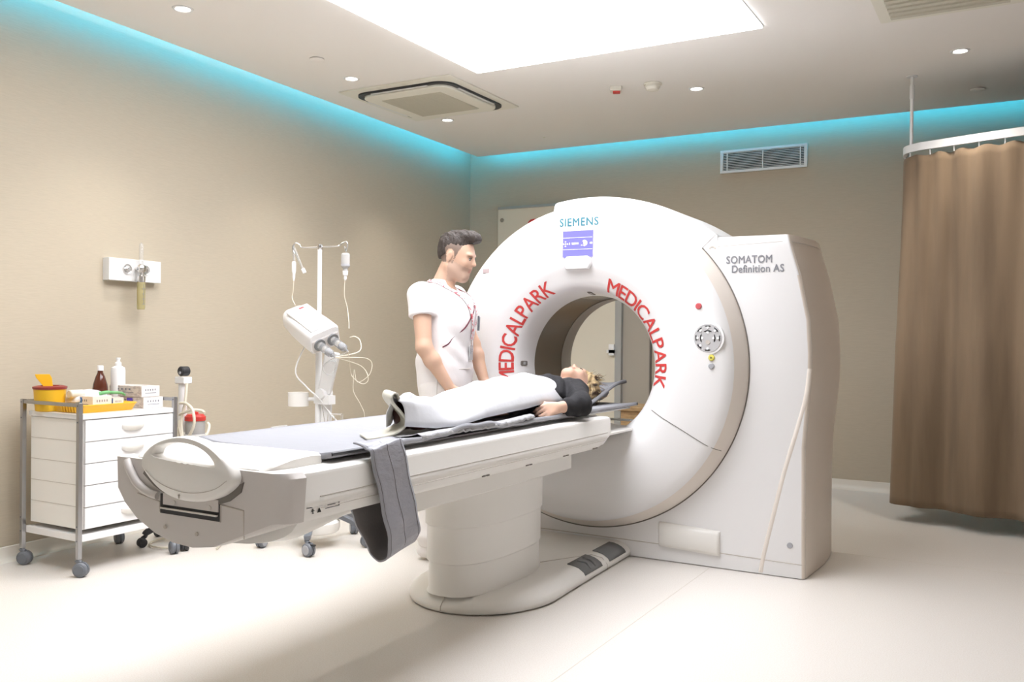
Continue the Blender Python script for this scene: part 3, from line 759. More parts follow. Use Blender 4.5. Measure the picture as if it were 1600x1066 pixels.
# long side shells: one body section lofted along Y
def tsec(y, k=1.0, zb=.655, w=.38):
    R_ = [(.30, .800), (.355, .800), (.374, .795), (.379, .785), (.380, .722), (.384, .716), (.384, .700), (.376, .690), (.374, .668), (.366, .655), (.20, .650)]
    R_ = [(x * w / .38, zb + (z - .65) * (.80 - zb) / .15 if zb != .655 else z) for x, z in R_]
    full = [(x, z) for x, z in R_] + [(-x, z) for x, z in R_[::-1]]
    return [Vector((TX + x, y, z)) for x, z in full]
secs = [tsec(1.92, w=.358), tsec(1.952, w=.370), tsec(1.99)] + [tsec(y) for y in (2.5, 3.0, 3.5, 3.9)]
e = tsec(4.02); secs.append(e)
for y, zmin in ((4.08, .665), (4.12, .685), (4.145, .71), (4.155, .735)):
    s_ = tsec(y)
    for v in s_: v.z = max(v.z, zmin)
    secs.append(s_)
tobj('table_body', loft(NB(), secs), M_tab, ang=40)
b = NB(); tube(b, [(TX + .3855, 2.02, .690), (TX + .3855, 4.08, .690)], .0015, 6, False); tube(b, [(TX + .381, 2.02, .723), (TX + .381, 4.12, .723)], .0015, 6, False)
tobj('rail_seam', b, M_seam2)
for y in (2.95, 3.30, 3.65, 3.97):
    b = NB(); bx(b, TX + .366, TX + .372, y, y + .02, .655, .660); bx(b, TX + .366, TX + .372, y + .03, y + .05, .655, .660); tobj('rail_clip', b, M_seam, smooth=False)
# symbols near the foot end
b = NB(); X_ = TX + .3785
for y0, y1, z0, z1 in ((1.93, 2.0, .694, .696), (1.995, 1.999, .694, .706), (2.012, 2.03, .706, .709), (2.035, 2.05, .706, .709), (2.055, 2.058, .698, .712), (2.02, 2.055, .690, .692), (1.955, 1.958, .678, .690), (1.950, 1.963, .683, .685), (1.953, 1.960, .676, .678), (2.01, 2.07, .682, .684), (2.07, 2.073, .682, .700)):
    bx(b, X_, X_ + .001, y0 + .035, y1 + .035, z0, z1)
prism(b, [(2.01, .676), (2.027, .676), (2.0185, .690)], X_, X_ + .001, 'yz')
tobj('warning_symbols', b, M_btext, smooth=False)
# lower beam
def beam(y, k=1.0, up=0.0): return [Vector((TX + x * k, y, max(z, .535 + up))) for x, z in ((.21, .665), (.22, .64), (.22, .545), (.20, .535), (-.20, .535), (-.22, .545), (-.22, .64), (-.21, .665))]
tobj('lower_beam', loft(NB(), [beam(2.72), beam(3.3), beam(4.04), beam(4.045, .98)]), M_tab, ang=40)
# near underside shell, boat shaped
secs = []
for y, k, zz in ((1.99, .90, .005), (2.10, .86, -.012), (2.25, .72, -.008), (2.40, .61, .006), (2.60, .60, .012), (2.74, .60, .018)):
    s_ = []
    for i in range(17):
        a = PI * i / 16; s_.append(Vector((TX + .36 * k * math.cos(a), y, .67 - (.125 - zz) * math.sin(a) ** .8)))
    secs.append(s_)
tobj('underside_shell', loft(NB(), secs), M_tab, ang=40)
# end cap
capo = [(-2.535, .800), (-2.53, .70), (-2.495, .655), (-2.44, .612), (-2.35, .572), (-2.27, .552), (-2.18, .547), (-2.09, .560), (-1.965, .600), (-1.955, .785), (-1.97, .800)]
b = NB()
def capsec(y, off, wide=0.0):
    out = []
    for x, z in capo:
        xx = x; 
        if x > -2.0:
            xx = x + wide
            if z < .62: z = z + (.657 - z) * min(1, wide / .12)
        elif x < -2.5: xx = x
        out.append(Vector((TX + (xx - TX) * (1 - off), y, .69 + (z - .69) * (1 - off * .8))))
    return out
loft(b, [capsec(1.893, .012, .115), capsec(1.897, .004, .13), capsec(1.905, -.004, .145), capsec(1.925, -.005, .160), capsec(1.96, -.005, .166)], cap=True)
tobj('end_cap', b, M_cap, ang=40)
yc = 1.892
# rounded top lid behind the handle
secs = []
for y, z1, w_ in ((1.905, .803, .27), (1.93, .818, .29), (2.0, .834, .30), (2.08, .838, .30), (2.125, .834, .30), (2.13, .80, .30)):
    secs.append([Vector((TX - .01 + x, y, z)) for x, z in ((w_, .795), (w_, z1 - .01), (w_ - .012, z1), (-w_ + .012, z1), (-w_, z1 - .01), (-w_, .795))])
tobj('foot_lid', loft(NB(), secs), M_tab, ang=35, bevel=.004)
# carrying handle panel with an oval opening
A = [(-2.375, .785), (-2.368, .815), (-2.33, .848), (-2.27, .873), (-2.20, .886), (-2.13, .882), (-2.07, .866), (-2.02, .838), (-1.985, .805), (-1.972, .775), (-1.985, .752), (-2.03, .722), (-2.09, .702), (-2.16, .694), (-2.23, .700), (-2.29, .720), (-2.34, .752)]
A = [(p.x, p.y) for p in catmull([(x, z, 0) for x, z in A + [A[0]]], 4)][:-1]
hole = [(-2.31, .822), (-2.295, .845), (-2.25, .860), (-2.19, .866), (-2.13, .860), (-2.085, .842), (-2.058, .815), (-2.075, .808), (-2.16, .812), (-2.25, .815)]
hole = [(p.x, p.y) for p in catmull([(x, z, 0) for x, z in hole + [hole[0]]], 4)][:-1]
def resamp(P, n, cen):
    an = np.array([math.atan2(z - cen[1], x - cen[0]) for x, z in P]); r = np.array([math.hypot(x - cen[0], z - cen[1]) for x, z in P]); o_ = np.argsort(an)
    a = np.linspace(-PI, PI, n, endpoint=False); rr = np.interp(a, an[o_], r[o_], period=2 * PI)
    return [(cen[0] + q * math.cos(t_), cen[1] + q * math.sin(t_)) for t_, q in zip(a, rr)]
cen = (-2.18, .835); n_ = 96
O = resamp(A, n_, cen); I = resamp(hole, n_, cen)
b = NB()
def S(P, y, k): return [Vector((x + (cen[0] - x) * k, y, z + (cen[1] - z) * k)) for x, z in P]
loft(b, [S(I, yc - .002, 0), S(I, yc - .030, -.03), S(I, yc - .038, -.12), S(O, yc - .038, .06), S(O, yc - .032, .015), S(O, yc - .022, 0), S(O, yc - .002, 0)] + [S(I, yc - .002, 0)], cap=False)
hd = tobj('carry_handle', b, M_tab, ang=50)
b = NB(); pts = [(x, yc - .0385, z) for x, z in ((-2.345, .775), (-2.30, .748), (-2.24, .730), (-2.17, .722), (-2.10, .728), (-2.04, .745), (-1.995, .772))]; tube(b, pts, .0012, 5)
bx(b, -2.196, -2.192, yc - .040, yc - .038, .702, .712); disc_cyl(b, (-2.194, 0, .711), .004, yc - .040, yc - .038, 'y', n=8)
k_ = fin('handle_line', b, M_seam2, None); k_.data.transform(Matrix.Translation((-TX, -3.5, 0))); k_.parent = hd
# dark crescent gap and latch recess
b = NB()
cr = [(-2.40, .755), (-2.35, .722), (-2.29, .698), (-2.22, .683), (-2.15, .678), (-2.08, .686), (-2.02, .705), (-1.975, .735), (-1.965, .765), (-2.03, .735), (-2.10, .712), (-2.17, .705), (-2.24, .712), (-2.31, .735), (-2.38, .79)]
prism(b, cr, yc - .004, yc + .002, 'xz'); tobj('handle_gap', b, M_seam)
b = NB(); bx(b, -2.320, -2.062, yc - .003, yc + .002, .640, .700); rec = tobj('latch_recess', b, M_dark, smooth=False)
b = NB(); bx(b, -2.305, -2.065, yc - .006, yc, .668, .704); 
for x in (-2.255, -2.10): disc_cyl(b, (x, 0, .678), .008, yc - .009, yc - .005, 'y', n=14)
k_ = fin('latch_plate', b, M_cap, None, bevel=.001); k_.data.transform(Matrix.Translation((-TX, -3.5, 0))); k_.parent = rec
b = NB(); bx(b, -2.315, -2.065, yc - .012, yc, .655, .661); k_ = fin('latch_bar', b, M_chrome, None, bevel=.001); k_.data.transform(Matrix.Translation((-TX, -3.5, 0))); k_.parent = rec
b = NB()
pl = [(-2.43, .690), (-2.325, .673), (-2.325, .643), (-2.06, .640), (-2.06, .690), (-1.965, .682)]
for p, q_ in zip(pl[:-1], pl[1:]): tube(b, [(p[0], yc, p[1]), (q_[0], yc, q_[1])], .0022, 5, False)
tube(b, [(-1.966, yc, .682), (-1.966, yc + .003, .60)], .0022, 5, False)
for x, z in ((-2.30, .598), (-2.16, .592)): disc_cyl(b, (x, 0, z), .006, yc - .003, yc + .002, 'y', n=10)
tobj('panel_seam', b, M_seam2)
b = NB(); tube(b, [(-2.475, yc - .004, .790), (-2.455, yc - .010, .765), (-2.42, yc - .010, .725), (-2.37, yc - .008, .700), (-2.33, yc - .004, .692)], .013, 12); tobj('release_lever', b, M_cap)
# pedestal column
def colsec(z, k=1.0, g_=0.0):
    P = []
    for i in range(40):
        a = 2 * PI * i / 40; c_, s_ = math.cos(a), math.sin(a)
        x = .165 * k * (abs(c_) ** .75) * (1 if c_ > 0 else -1); y = .37 * k * (abs(s_) ** .8) * (1 if s_ > 0 else -1)
        P.append(Vector((TX + .0 + x, 3.60 + y, z)))
    return P
st = [(.075, 1.03), (.09, 1.0), (.205, 1.0), (.21, 1.004), (.215, 1.03), (.365, 1.03), (.37, 1.034), (.375, 1.06), (.54, 1.06)]
tobj('pedestal', loft(NB(), [colsec(z, k) for z, k in st]), M_tab, ang=40)
b = NB(); tube(b, [(TX - .035 + .045, 3.245, z) for z in (.1, .2, .4, .53)], .002, 5, False); tobj('pedestal_seam', b, M_seam2)
# floor base
def baseo(k):
    P = []
    for i in range(25):
        a = PI + PI * i / 24; P.append((TX - .0 + (.35 - k) * math.cos(a), 3.62 + (.40 - k) * math.sin(a)))
    P += [(TX + .33 - k, 4.1), (TX + .315 - k, 4.60)]
    P += [(TX - .315 + k, 4.60), (TX - .33 + k, 4.1)]
    return P
secs = [[Vector((x, y, z)) for x, y in baseo(k)] for z, k in ((0.004, .008), (.012, .0), (.03, .0), (.05, .012), (.068, .04), (.076, .075), (.078, .10))]
tobj('floor_base', loft(NB(), secs), M_tab, ang=50)
def bsurf(xoff):   # height of the base edge at distance from its rim
    return np.interp(xoff, [0, .012, .04, .075, .10], [.03, .05, .068, .076, .078])
def footplate(y0, y1, nm, xr0=.335, xr1=.325):
    b = NB(); R_ = []
    for y in (y0, y1):
        xr = TX + .33 - (y - 4.1) * .03
        R_.append([b.verts.new((xr - o_, y, bsurf(o_) + .003)) for o_ in (.002, .012, .03, .05, .075, .10)])
    for i in range(5): b.faces.new((R_[0][i], R_[0][i + 1], R_[1][i + 1], R_[1][i]))
    o = tobj(nm, b, M_rubber); m_ = o.modifiers.new('t', 'SOLIDIFY'); m_.thickness = .004; m_.offset = 0; return o
fp = footplate(3.98, 4.20, 'foot_pedal'); footplate(4.30, 4.53, 'foot_pad')
b = NB()
for y in (4.06, 4.12): tube(b, [(TX + .32, y, .052), (TX + .29, y + .015, .076), (TX + .25, y, .083)], .006, 8)
k_ = fin('pedal_ridge', b, M_rubber, None); k_.data.transform(Matrix.Translation((-TX, -3.5, 0))); k_.parent = fp
b = NB(); tube(b, [(TX + .10, 3.95, .0785), (TX + .25, 4.23, .0775), (TX + .30, 4.25, .064), (TX + .325, 4.26, .03), (TX + .325, 4.26, .004)], .002, 5, False)
tube(b, [(TX + .01, 3.235, .07), (TX + .00, 3.22, .03), (TX + .00, 3.217, .006)], .002, 5, False); tobj('base_seam', b, M_seam2)
# sliding cradle reaching into the bore
secs = []
for y, z in ((2.14, .806), (3.4, .808), (4.70, .805)):
    secs.append([Vector((TX + x, y, z + dz)) for x, dz in ((.265, .003), (.262, -.004), (.20, -.014), (0, -.026), (-.20, -.014), (-.262, -.004), (-.265, .003), (-.24, .001), (0, -.010), (.24, .001))])
tobj('sliding_cradle', loft(NB(), secs), M_pole, ang=40)
b = NB(); bx(b, TX - .30, TX + .30, 4.62, 4.66, .735, .745); bx(b, TX + .05, TX + .36, 4.16, 4.62, .70, .712); tobj('cradle_support', b, M_tab, bevel=.003)

# mattress on the cradle
b = NB(); G_ = []
def padz(u, y):   # u in -1..1 across
    e = .012 * max(0, abs(u) - .75) / .25
    wv = .0
    if u > .7: wv = (.010 + .012 * math.sin(y * 9) + .004 * math.sin(y * 31)) * (u - .7) / .3 * max(0, min(1, (3.5 - y) / .2)) * min(1, max(0, (y - 2.55) / .2))
    if y < 2.45: wv += (u > .6) * -.004
    return .827 + e + wv
yl = [2.135 + i * .02 for i in range(129)]
for y in yl:
    G_.append([b.verts.new((TX + .318 * u * (1 if y < 4.3 else 1 - .08 * (y - 4.3)), y + .05 * (1 - u) / 2 * max(0, (2.55 - y) / .415), padz(u, y))) for u in np.linspace(-1, 1, 21)])
for i in range(len(yl) - 1):
    for j in range(20): b.faces.new((G_[i][j], G_[i][j + 1], G_[i + 1][j + 1], G_[i + 1][j]))
bmesh.ops.recalc_face_normals(b, faces=b.faces)
mt = fin('table_pad', b, M_pad, None, ang=180); m_ = mt.modifiers.new('t', 'SOLIDIFY'); m_.thickness = .018; m_.offset = -1
fin('edge_binding', tube(NB(), [(TX + .319, y_, padz(1, y_) - .008) for y_ in (2.14, 2.2, 2.28, 2.36, 2.46)], .006, 8), M_dark, mt)
tag(mt, 'long light grey vinyl pad lying along the patient table', 'mattress')
b = NB(); G_ = []
for i, y in enumerate(np.linspace(2.62, 3.46, 100)):
    wv = .0018 * math.sin(y * 95 + 2 * math.sin(y * 17)) + .0015 * math.sin(y * 151)
    lift = .003 + .016 * math.exp(-((y - 3.5) / .22) ** 2) + .004 * math.exp(-((y - 2.8) / .2) ** 2)
    G_.append([b.verts.new((TX + x, y, z)) for x, z in ((.10, .831), (.22, .8315), (.275, .838 + lift * .5), (.30 + wv, .845 + lift * .8), (.318 + wv, .838 + lift * .9 + wv), (.325 + wv * .5, .826 + lift * .9 + wv))])
for i in range(len(G_) - 1):
    for j in range(5): b.faces.new((G_[i][j], G_[i + 1][j], G_[i + 1][j + 1], G_[i][j + 1]))
sh = fin('plastic_undersheet', b, M_plastic_sheet, None, ang=180); m_ = sh.modifiers.new('t', 'SOLIDIFY'); m_.thickness = .002
tag(sh, 'thin crinkled grey plastic sheet under the patient along the near table rail', 'sheet')
# headrest
t = thing('headrest', 'grey curved scanner headrest under the blond patient\'s head', 'headrest', (-2.12, 4.3, 0))
prof = [(4.34, .838), (4.44, .862), (4.55, .895), (4.66, .925), (4.76, .942), (4.84, .945)]
b = NB(); G_ = []
for y, z in [(p.x, p.y) for p in catmull([(y, z, 0) for y, z in prof], 5)]:
    hw = .125 + .02 * (y - 4.34); k = (y - 4.34) / .5
    G_.append([b.verts.new((hw * u * 1.0, y - 4.3, z + (.050 * (abs(u) ** 2.2)) * (1 - .55 * k) - .045 * (1 - k * .5))) for u in np.linspace(-1, 1, 25)])
for i in range(len(G_) - 1):
    for j in range(24): b.faces.new((G_[i][j], G_[i][j + 1], G_[i + 1][j + 1], G_[i + 1][j]))
bmesh.ops.recalc_face_normals(b, faces=b.faces)
o = fin('head_shell', b, M_pad, t, ang=180); m_ = o.modifiers.new('t', 'SOLIDIFY'); m_.thickness = .02; m_.offset = 0; m2_ = o.modifiers.new('b', 'BEVEL'); m2_.width = .006; m2_.segments = 2
b = NB(); secs = []
for u in (-1, 1):
    secs.append([Vector((u * .07, y - 4.3, z)) for y, z in ((4.42, .842), (4.52, .852), (4.62, .878), (4.72, .895), (4.74, .880), (4.70, .855), (4.62, .842))])
fin('wedge', loft(NB(), secs), M_padr, t, bevel=.008)
# hanging strap loop
b = NB()
def strap_pt(u):
    pts = [(-1.845, .834, 0), (-1.82, .832, 0), (-1.795, .822, 0), (-1.775, .81, 0), (-1.765, .72, 0), (-1.755, .60, 0), (-1.75, .52, 0), (-1.765, .468, .0), (-1.80, .458, -.0), (-1.825, .49, -.01), (-1.845, .56, -.025), (-1.855, .62, -.035), (-1.845, .652, -.035)]
    return pts
P = catmull([(x, 0, z) for x, z, _ in strap_pt(0)], 6); D = catmull([(d, 0, 0) for _, _, d in strap_pt(0)], 6)
G_ = []
for i, (p, d_) in enumerate(zip(P, D)):
    wr = .003 * math.sin(i * .9)
    row = []
    for j, v in enumerate(np.linspace(0, 1, 9)):
        row.append(b.verts.new((p.x + .0025 * math.sin(i * .8 + v * 3), 2.235 + .165 * v + d_.x + .07 * max(0, min(1, (.80 - p.z) / .3)), p.z + .02 + .045 * (v - .2) * (1 if i > 24 else i / 24.0) * .7)))
    G_.append(row)
for i in range(len(G_) - 1):
    for j in range(8): b.faces.new((G_[i][j], G_[i + 1][j], G_[i + 1][j + 1], G_[i][j + 1])).material_index = 0
bmesh.ops.recalc_face_normals(b, faces=b.faces)
so = fin('body_strap', b, [M_strap, M_strapin], None, ang=180); m_ = so.modifiers.new('t', 'SOLIDIFY'); m_.thickness = .006; m_.offset = 0; m_.material_offset = 1
tag(so, 'wide grey vinyl restraint strap hanging in a loop over the near table rail', 'strap')
sv = [v.co.copy() for v in so.data.vertices]
for vv in (.06, .5, .94):
    pts = []
    for i in range(2, len(P) - 24):
        j = vv * 8; j0 = int(j); q0 = sv[i * 9 + j0]; q1 = sv[i * 9 + min(8, j0 + 1)]; pts.append(q0.lerp(q1, j - j0) + Vector((.0035, 0, .0015)))
    fin('stitching', tube(NB(), pts, .0009, 4, False), M_strapin, so)
# folded foam sheet at the feet
b = NB()
prof = [(2.47, .834), (2.56, .834), (2.64, .842), (2.69, .862), (2.695, .885), (2.665, .915), (2.625, .945), (2.605, .968), (2.615, .985), (2.64, .983), (2.65, .965)]
pp = catmull([(0, y, z) for y, z in prof], 6)
G_ = [[b.verts.new((-2.10 + .125 * v, p.y + .11 * (1 - v), p.z)) for v in np.linspace(0, 1, 7)] for p in pp]
for i in range(len(G_) - 1):
    for j in range(6): b.faces.new((G_[i][j], G_[i + 1][j], G_[i + 1][j + 1], G_[i][j + 1]))
bmesh.ops.recalc_face_normals(b, faces=b.faces)
fo = fin('folded_foam_sheet', b, M_fold, None, ang=180); m_ = fo.modifiers.new('t', 'SOLIDIFY'); m_.thickness = .007; m_.offset = 0
tag(fo, 'off-white foam sheet curled up around the patient\'s feet', 'foam sheet')
#---PART3---
# ================================================================== DRAWER CART
def caster(parent, x, y, r=.035, rz=0.0, name='caster', disc=M_grey, body=M_grey, brake=False, ztop=None):
    b = NB(); R_ = Matrix.Translation((x, y, 0)) @ Matrix.Rotation(rz, 4, 'Z')
    lathe(b, [(0, -.022), (r - .006, -.022), (r, -.016), (r, -.004), (r - .006, -.003), (r - .006, .003), (r, .004), (r, .016), (r - .006, .022), (0, .022)], (0.012, 0, r), 'y', 24)
    for f in b.faces: pass
    tube(b, [(0.012, -.0, 2 * r - .004), (-.005, 0, 2 * r + .006), (-.008, 0, 2 * r + .012)], .012, 10, False)
    for v in b.verts: v.co = R_ @ v.co
    o = fin(name, b, body, parent, ang=50)
    b = NB(); disc_cyl(b, (.012, 0, r), r * .72, -.0245, .0245, 'y', n=20, b=.002)
    for v in b.verts: v.co = R_ @ v.co
    d_ = fin('hub_disc', b, disc, o)
    if brake:
        b = NB(); bx(b, .03, .062, -.008, .008, 2 * r - .014, 2 * r - .004)
        for v in b.verts: v.co = R_ @ v.co
        fin('brake_lever', b, M_dark, o, bevel=.002)
    return o
CX, CY = -4.0, 2.78
ct = thing('drawer_cart', 'white five-drawer cart with chrome posts against the left wall', 'cart', (CX, CY, 0), 0)
W_, D_ = .455, .565      # depth towards the wall, length along the wall
fin('cabinet', box(-W_ + .025, -.012, .025, D_ - .01, .222, .762), M_box if False else M_tab, ct, bevel=.003)
fin('top_board', box(-W_ + .02, .002, .015, D_ + .01, .765, .79), M_white, ct, bevel=.003)
b = NB(); bx(b, -W_ + .01, .0, .01, D_, .165, .200); fin('bottom_shelf', b, M_white, ct, bevel=.003)
for k in range(5):
    z0 = .226 + k * .1075
    dr = fin('drawer', box(-.014, .004, .03, D_ - .012, z0, z0 + .104), M_white, ct, bevel=.002)
    b = NB(); secs = []
    for i in range(13):
        u = -1 + 2 * i / 12; y = .30 + u * .065; dep = .020 * math.sqrt(max(0, 1 - u * u)) + .004
        secs.append([Vector((.003, y, z0 + .068)), Vector((.003 + dep, y, z0 + .068)), Vector((.003 + dep, y, z0 + .062)), Vector((.003 + dep * .7, y, z0 + .052 - .012 * (1 - u * u))), Vector((.003, y, z0 + .048 - .014 * (1 - u * u)))])
    fin('handle', loft(b, secs), M_tab, dr, ang=60)
b = NB()
for k in range(1, 5):
    z = .224 + k * .1075; bx(b, -W_ + .03, -.02, .0235, .026, z, z + .0025)
fin('side_grooves', b, M_seam2, ct, smooth=False)
for x, y in ((0, 0), (-W_, 0), (0, D_), (-W_, D_)):
    b = NB(); bx(b, x - .011, x + .011, y - .011, y + .011, .085, .85); p_ = fin('post', b, M_steel, ct, bevel=.002)
    b = NB()
    for z in (.835, .755, .245, .175): disc_cyl(b, (x, 0, z), .004, y - .013, y - .010, 'y', n=10)
    fin('screw', b, M_grey, p_)
    caster(ct, x, y - .0, .036, rz=(.5 if y == 0 else -.4))
for (x0, x1, y0, y1) in ((-W_, 0, -.008, .008), (-W_, 0, D_ - .008, D_ + .008)):
    fin('top_rail', box(x0 + .011, x1 - .011, y0, y1, .828, .846), M_steel, ct, bevel=.002)
fin('back_rail', box(-W_ - .008, -W_ + .008, .011, D_ - .011, .828, .846), M_steel, ct, bevel=.002)
ZT = .7905
# yellow tray
t = thing('yellow_tray', 'shallow yellow instrument tray at the front of the cart top', 'tray', (-4.19, 2.96, ZT))
b = NB(); O_ = rrect(-.135, .135, -.135, .20, .03, 5); I_ = [(x * .93, y * .96) for x, y in O_]; J_ = [(x * .85, y * .90) for x, y in O_]
loft(b, [[Vector((x * .88, y * .93, 0)) for x, y in O_], [Vector((x, y, .034)) for x, y in O_], [Vector((x * 1.03, y * 1.02, .038)) for x, y in O_], [Vector((x, y, .041)) for x, y in O_], [Vector((x, y, .038)) for x, y in I_], [Vector((x, y, .006)) for x, y in J_]], cap=False)
vs = [b.verts.new((x, y, .006)) for x, y in J_]; b.faces.new(vs); vs = [b.verts.new((x * .88, y * .93, 0)) for x, y in O_]; b.faces.new(vs[::-1])
bmesh.ops.remove_doubles(b, verts=b.verts, dist=.0001); fin('tray_shell', b, M_yel, t, ang=50)
b = NB()
for i in range(6): tube(b, [(-.02 + i * .022, -.130, .004), (-.02 + i * .022, -.137, .032)], .005, 6, False)
fin('rib', b, M_yel, t)
# sharps container
t = thing('sharps_container', 'round yellow sharps container with dark red lid and open yellow flap', 'container', (-4.335, 2.845, ZT))
fin('tub', lathe(NB(), [(0, 0), (.064, 0), (.068, .004), (.076, .11), (.076, .115), (0, .115)], n=32), M_yelb, t)
fin('lid', lathe(NB(), [(.060, .118), (.079, .112), (.081, .118), (.081, .124), (.06, .130), (.045, .129), (.045, .12)], n=32), M_mar, t)
b = NB(); secs = []
for u, w1 in ((0, .022), (.3, .028), (.7, .036), (1, .034)):
    p0 = Vector((-.015 - .02 * u, .0 - .02 * u, .125 + .062 * u)); secs.append([p0 + Vector((.6, .8, 0)) * w1, p0 - Vector((.6, .8, 0)) * w1, p0 - Vector((.6, .8, 0)) * w1 + Vector((-.004, .003, 0)), p0 + Vector((.6, .8, 0)) * w1 + Vector((-.004, .003, 0))])
fl = fin('flap', loft(NB(), secs), M_yel, t, bevel=.002)
# bottles
t = thing('brown_bottle', 'brown glass bottle with white cap and label on the cart', 'bottle', (-4.33, 3.13, ZT))
fin('glass_body', lathe(NB(), [(0, 0), (.035, 0), (.038, .004), (.039, .10), (.036, .125), (.024, .165), (.015, .185), (.013, .20), (0, .20)], n=28), M_amber, t)
fin('cap', lathe(NB(), [(.0, .225), (.014, .225), (.016, .222), (.016, .198), (0, .198)], n=24), M_white, t)
fin('bottle_label', lathe(NB(), [(.0398, .03), (.0398, .085)], n=14, a0=-1.0, a1=.5), M_box, t)
t = thing('white_bottle', 'tall white plastic squeeze bottle beside the brown bottle', 'bottle', (-4.31, 3.225, ZT))
fin('bottle_body', lathe(NB(), [(0, 0), (.034, 0), (.037, .004), (.038, .195), (.035, .212), (.018, .222), (.0, .222)], n=28), M_white, t)
fin('nozzle', lathe(NB(), [(.017, .220), (.017, .238), (.011, .244), (.009, .256), (.012, .258), (.012, .266), (0, .267)], n=20), M_white, t)
def carton(lab, x, y, z, sx, sy, sz, rz, cat='box', grp=None, side=M_boxside, accent=None, txt=True):
    t = thing('carton', lab, cat, (x, y, z), rz, grp)
    fin('box_body', box(-sx / 2, sx / 2, -sy / 2, sy / 2, 0, sz), side, t, bevel=.0012)
    fin('front_print', box(sx / 2, sx / 2 + .0006, -sy / 2 + .001, sy / 2 - .001, .001, sz - .001), M_box, t, smooth=False)
    b = NB()
    if txt:
        for i in range(5): bx(b, sx / 2 + .0006, sx / 2 + .001, -sy * .3 + i * sy * .13, -sy * .3 + i * sy * .13 + sy * .05, sz * .55, sz * .72)
        bx(b, sx / 2 + .0006, sx / 2 + .001, -sy * .3, sy * .3, sz * .32, sz * .37)
        for i in range(4): bx(b, -sx * .25 + i * sx * .12, -sx * .2 + i * sx * .12, -sy / 2 - .0008, -sy / 2, sz * .6, sz * .76)
        bx(b, -sx * .3, sx * .25, -sy / 2 - .0008, -sy / 2, sz * .36, sz * .41)
        fin('print_lines', b, M_gtext, t, smooth=False)
    if accent: 
        b = NB(); x0, x1 = accent[1]; bx(b, x0 * sx, x1 * sx, -sy / 2 - .0012, -sy / 2, sz * .1, sz * .9 if accent[2] else sz); fin('colour_patch', b, accent[0], t, smooth=False)
        if accent[2]: pass
    return t
carton('white and buff glove carton with a violet patch, lower of two stacked on the cart', -4.205, 3.275, ZT, .25, .125, .058, -.02, accent=(M_vio, (-.05, .14), True))
carton('white and buff glove carton, upper of two stacked on the cart', -4.225, 3.265, ZT + .0595, .25, .12, .058, .04)
carton('small white carton with blue end lying on the yellow tray', -4.20, 3.0, ZT + .0075, .12, .12, .068, .1, accent=(M_blue, (-.5, -.12), True), side=M_box)
carton('small buff and blue carton between the white-blue carton and the white bottle', -4.185, 3.105, ZT + .0075, .09, .06, .055, -.1, accent=(M_blue, (.1, .5), True))
t = thing('gauze_pack', 'flat white wrapped gauze pack behind the small cartons on the cart', 'pack', (-4.29, 3.0, ZT + .0415), .25)
b = NB(); secs = []
for y, k, h_ in ((-.10, .7, .01), (-.095, .95, .03), (-.05, 1, .05), (.05, 1, .062), (.095, .95, .05), (.105, .7, .02)):
    secs.append([Vector((x * k, y, z * h_ / .05)) for x, z in ((-.05, .004), (.05, .004), (.055, .02), (.045, .046), (0, .05), (-.045, .046), (-.055, .02))])
t.location.z = ZT + .0415
fin('wrap', loft(b, secs), M_sheet, t, ang=60)
t = tag(fin('gauze_roll', lathe(NB(), [(0, -.04), (.018, -.04), (.022, -.036), (.022, .036), (.018, .04), (0, .04)], (-4.245, 2.93, ZT + .0855), 'y', 16), M_fold), 'small cream gauze roll next to the sharps container', 'roll')
b = NB(); tube(b, [(-4.20, 3.03, ZT + .084), (-4.18, 3.06, ZT + .090), (-4.19, 3.10, ZT + .087), (-4.17, 3.14, ZT + .083), (-4.18, 3.17, ZT + .07)], [.010, .006], 8)
tag(fin('green_wrapper', b, M_green), 'crumpled green wrapper on top of the small cartons', 'wrapper')

# ================================================================== SUCTION TROLLEY
SX, SY = -4.17, 3.56
t = thing('suction_trolley', 'suction trolley behind the cart with red-lidded jar and black star base', 'suction trolley', (SX, SY, 0))
fin('column', lathe(NB(), [(0, .11), (.030, .11), (.026, .5), (.024, .93), (0, .93)], (-.02, .0, 0), n=24), M_pole, t)
b = NB(); bx(b, -.055, .025, -.03, .03, .905, .945); disc_cyl(b, (-.065, 0, .925), .01, -.01, .01, 'y'); fin('top_bracket', b, M_pole, t, bevel=.006)
kn = fin('regulator_knob', lathe(NB(), [(0, -.03), (.022, -.03), (.028, -.024), (.028, .02), (.022, .026), (0, .026)], (-.008, 0, .977), 'y', 28), M_dark, t)
b = NB(); disc_cyl(b, (-.008, 0, .968), .008, -.033, -.030, 'y'); fin('gauge_mark', b, M_ltgrey, kn)
fin('hub', lathe(NB(), [(0, .09), (.05, .09), (.055, .10), (.045, .14), (0, .15)], n=24), M_dark, t)
for k in range(5):
    a = 2 * PI * k / 5 - 1.95; L_ = .22
    lg = fin('leg', tube(NB(), [(.03 * math.cos(a), .03 * math.sin(a), .125), (L_ * .5 * math.cos(a), L_ * .5 * math.sin(a), .12), (L_ * .9 * math.cos(a), L_ * .9 * math.sin(a), .085), (L_ * math.cos(a), L_ * math.sin(a), .066)], [.026, .017], 10), M_dark, t)
    caster(t, L_ * math.cos(a), L_ * math.sin(a), .026, rz=a, body=M_dark, disc=M_dark)
b = NB(); bx(b, -.02, .13, -.02, .02, .60, .625); lathe(b, [(.055, .60), (.062, .60), (.062, .625), (.055, .625)], (.085, .0, 0), n=28); fin('jar_bracket', b, M_pole, t)
jr = fin('collection_jar', lathe(NB(), [(0, .46), (.045, .46), (.05, .47), (.054, .70), (.050, .70), (.046, .475), (0, .468)], (.085, .0, 0), n=32), M_jar, t)
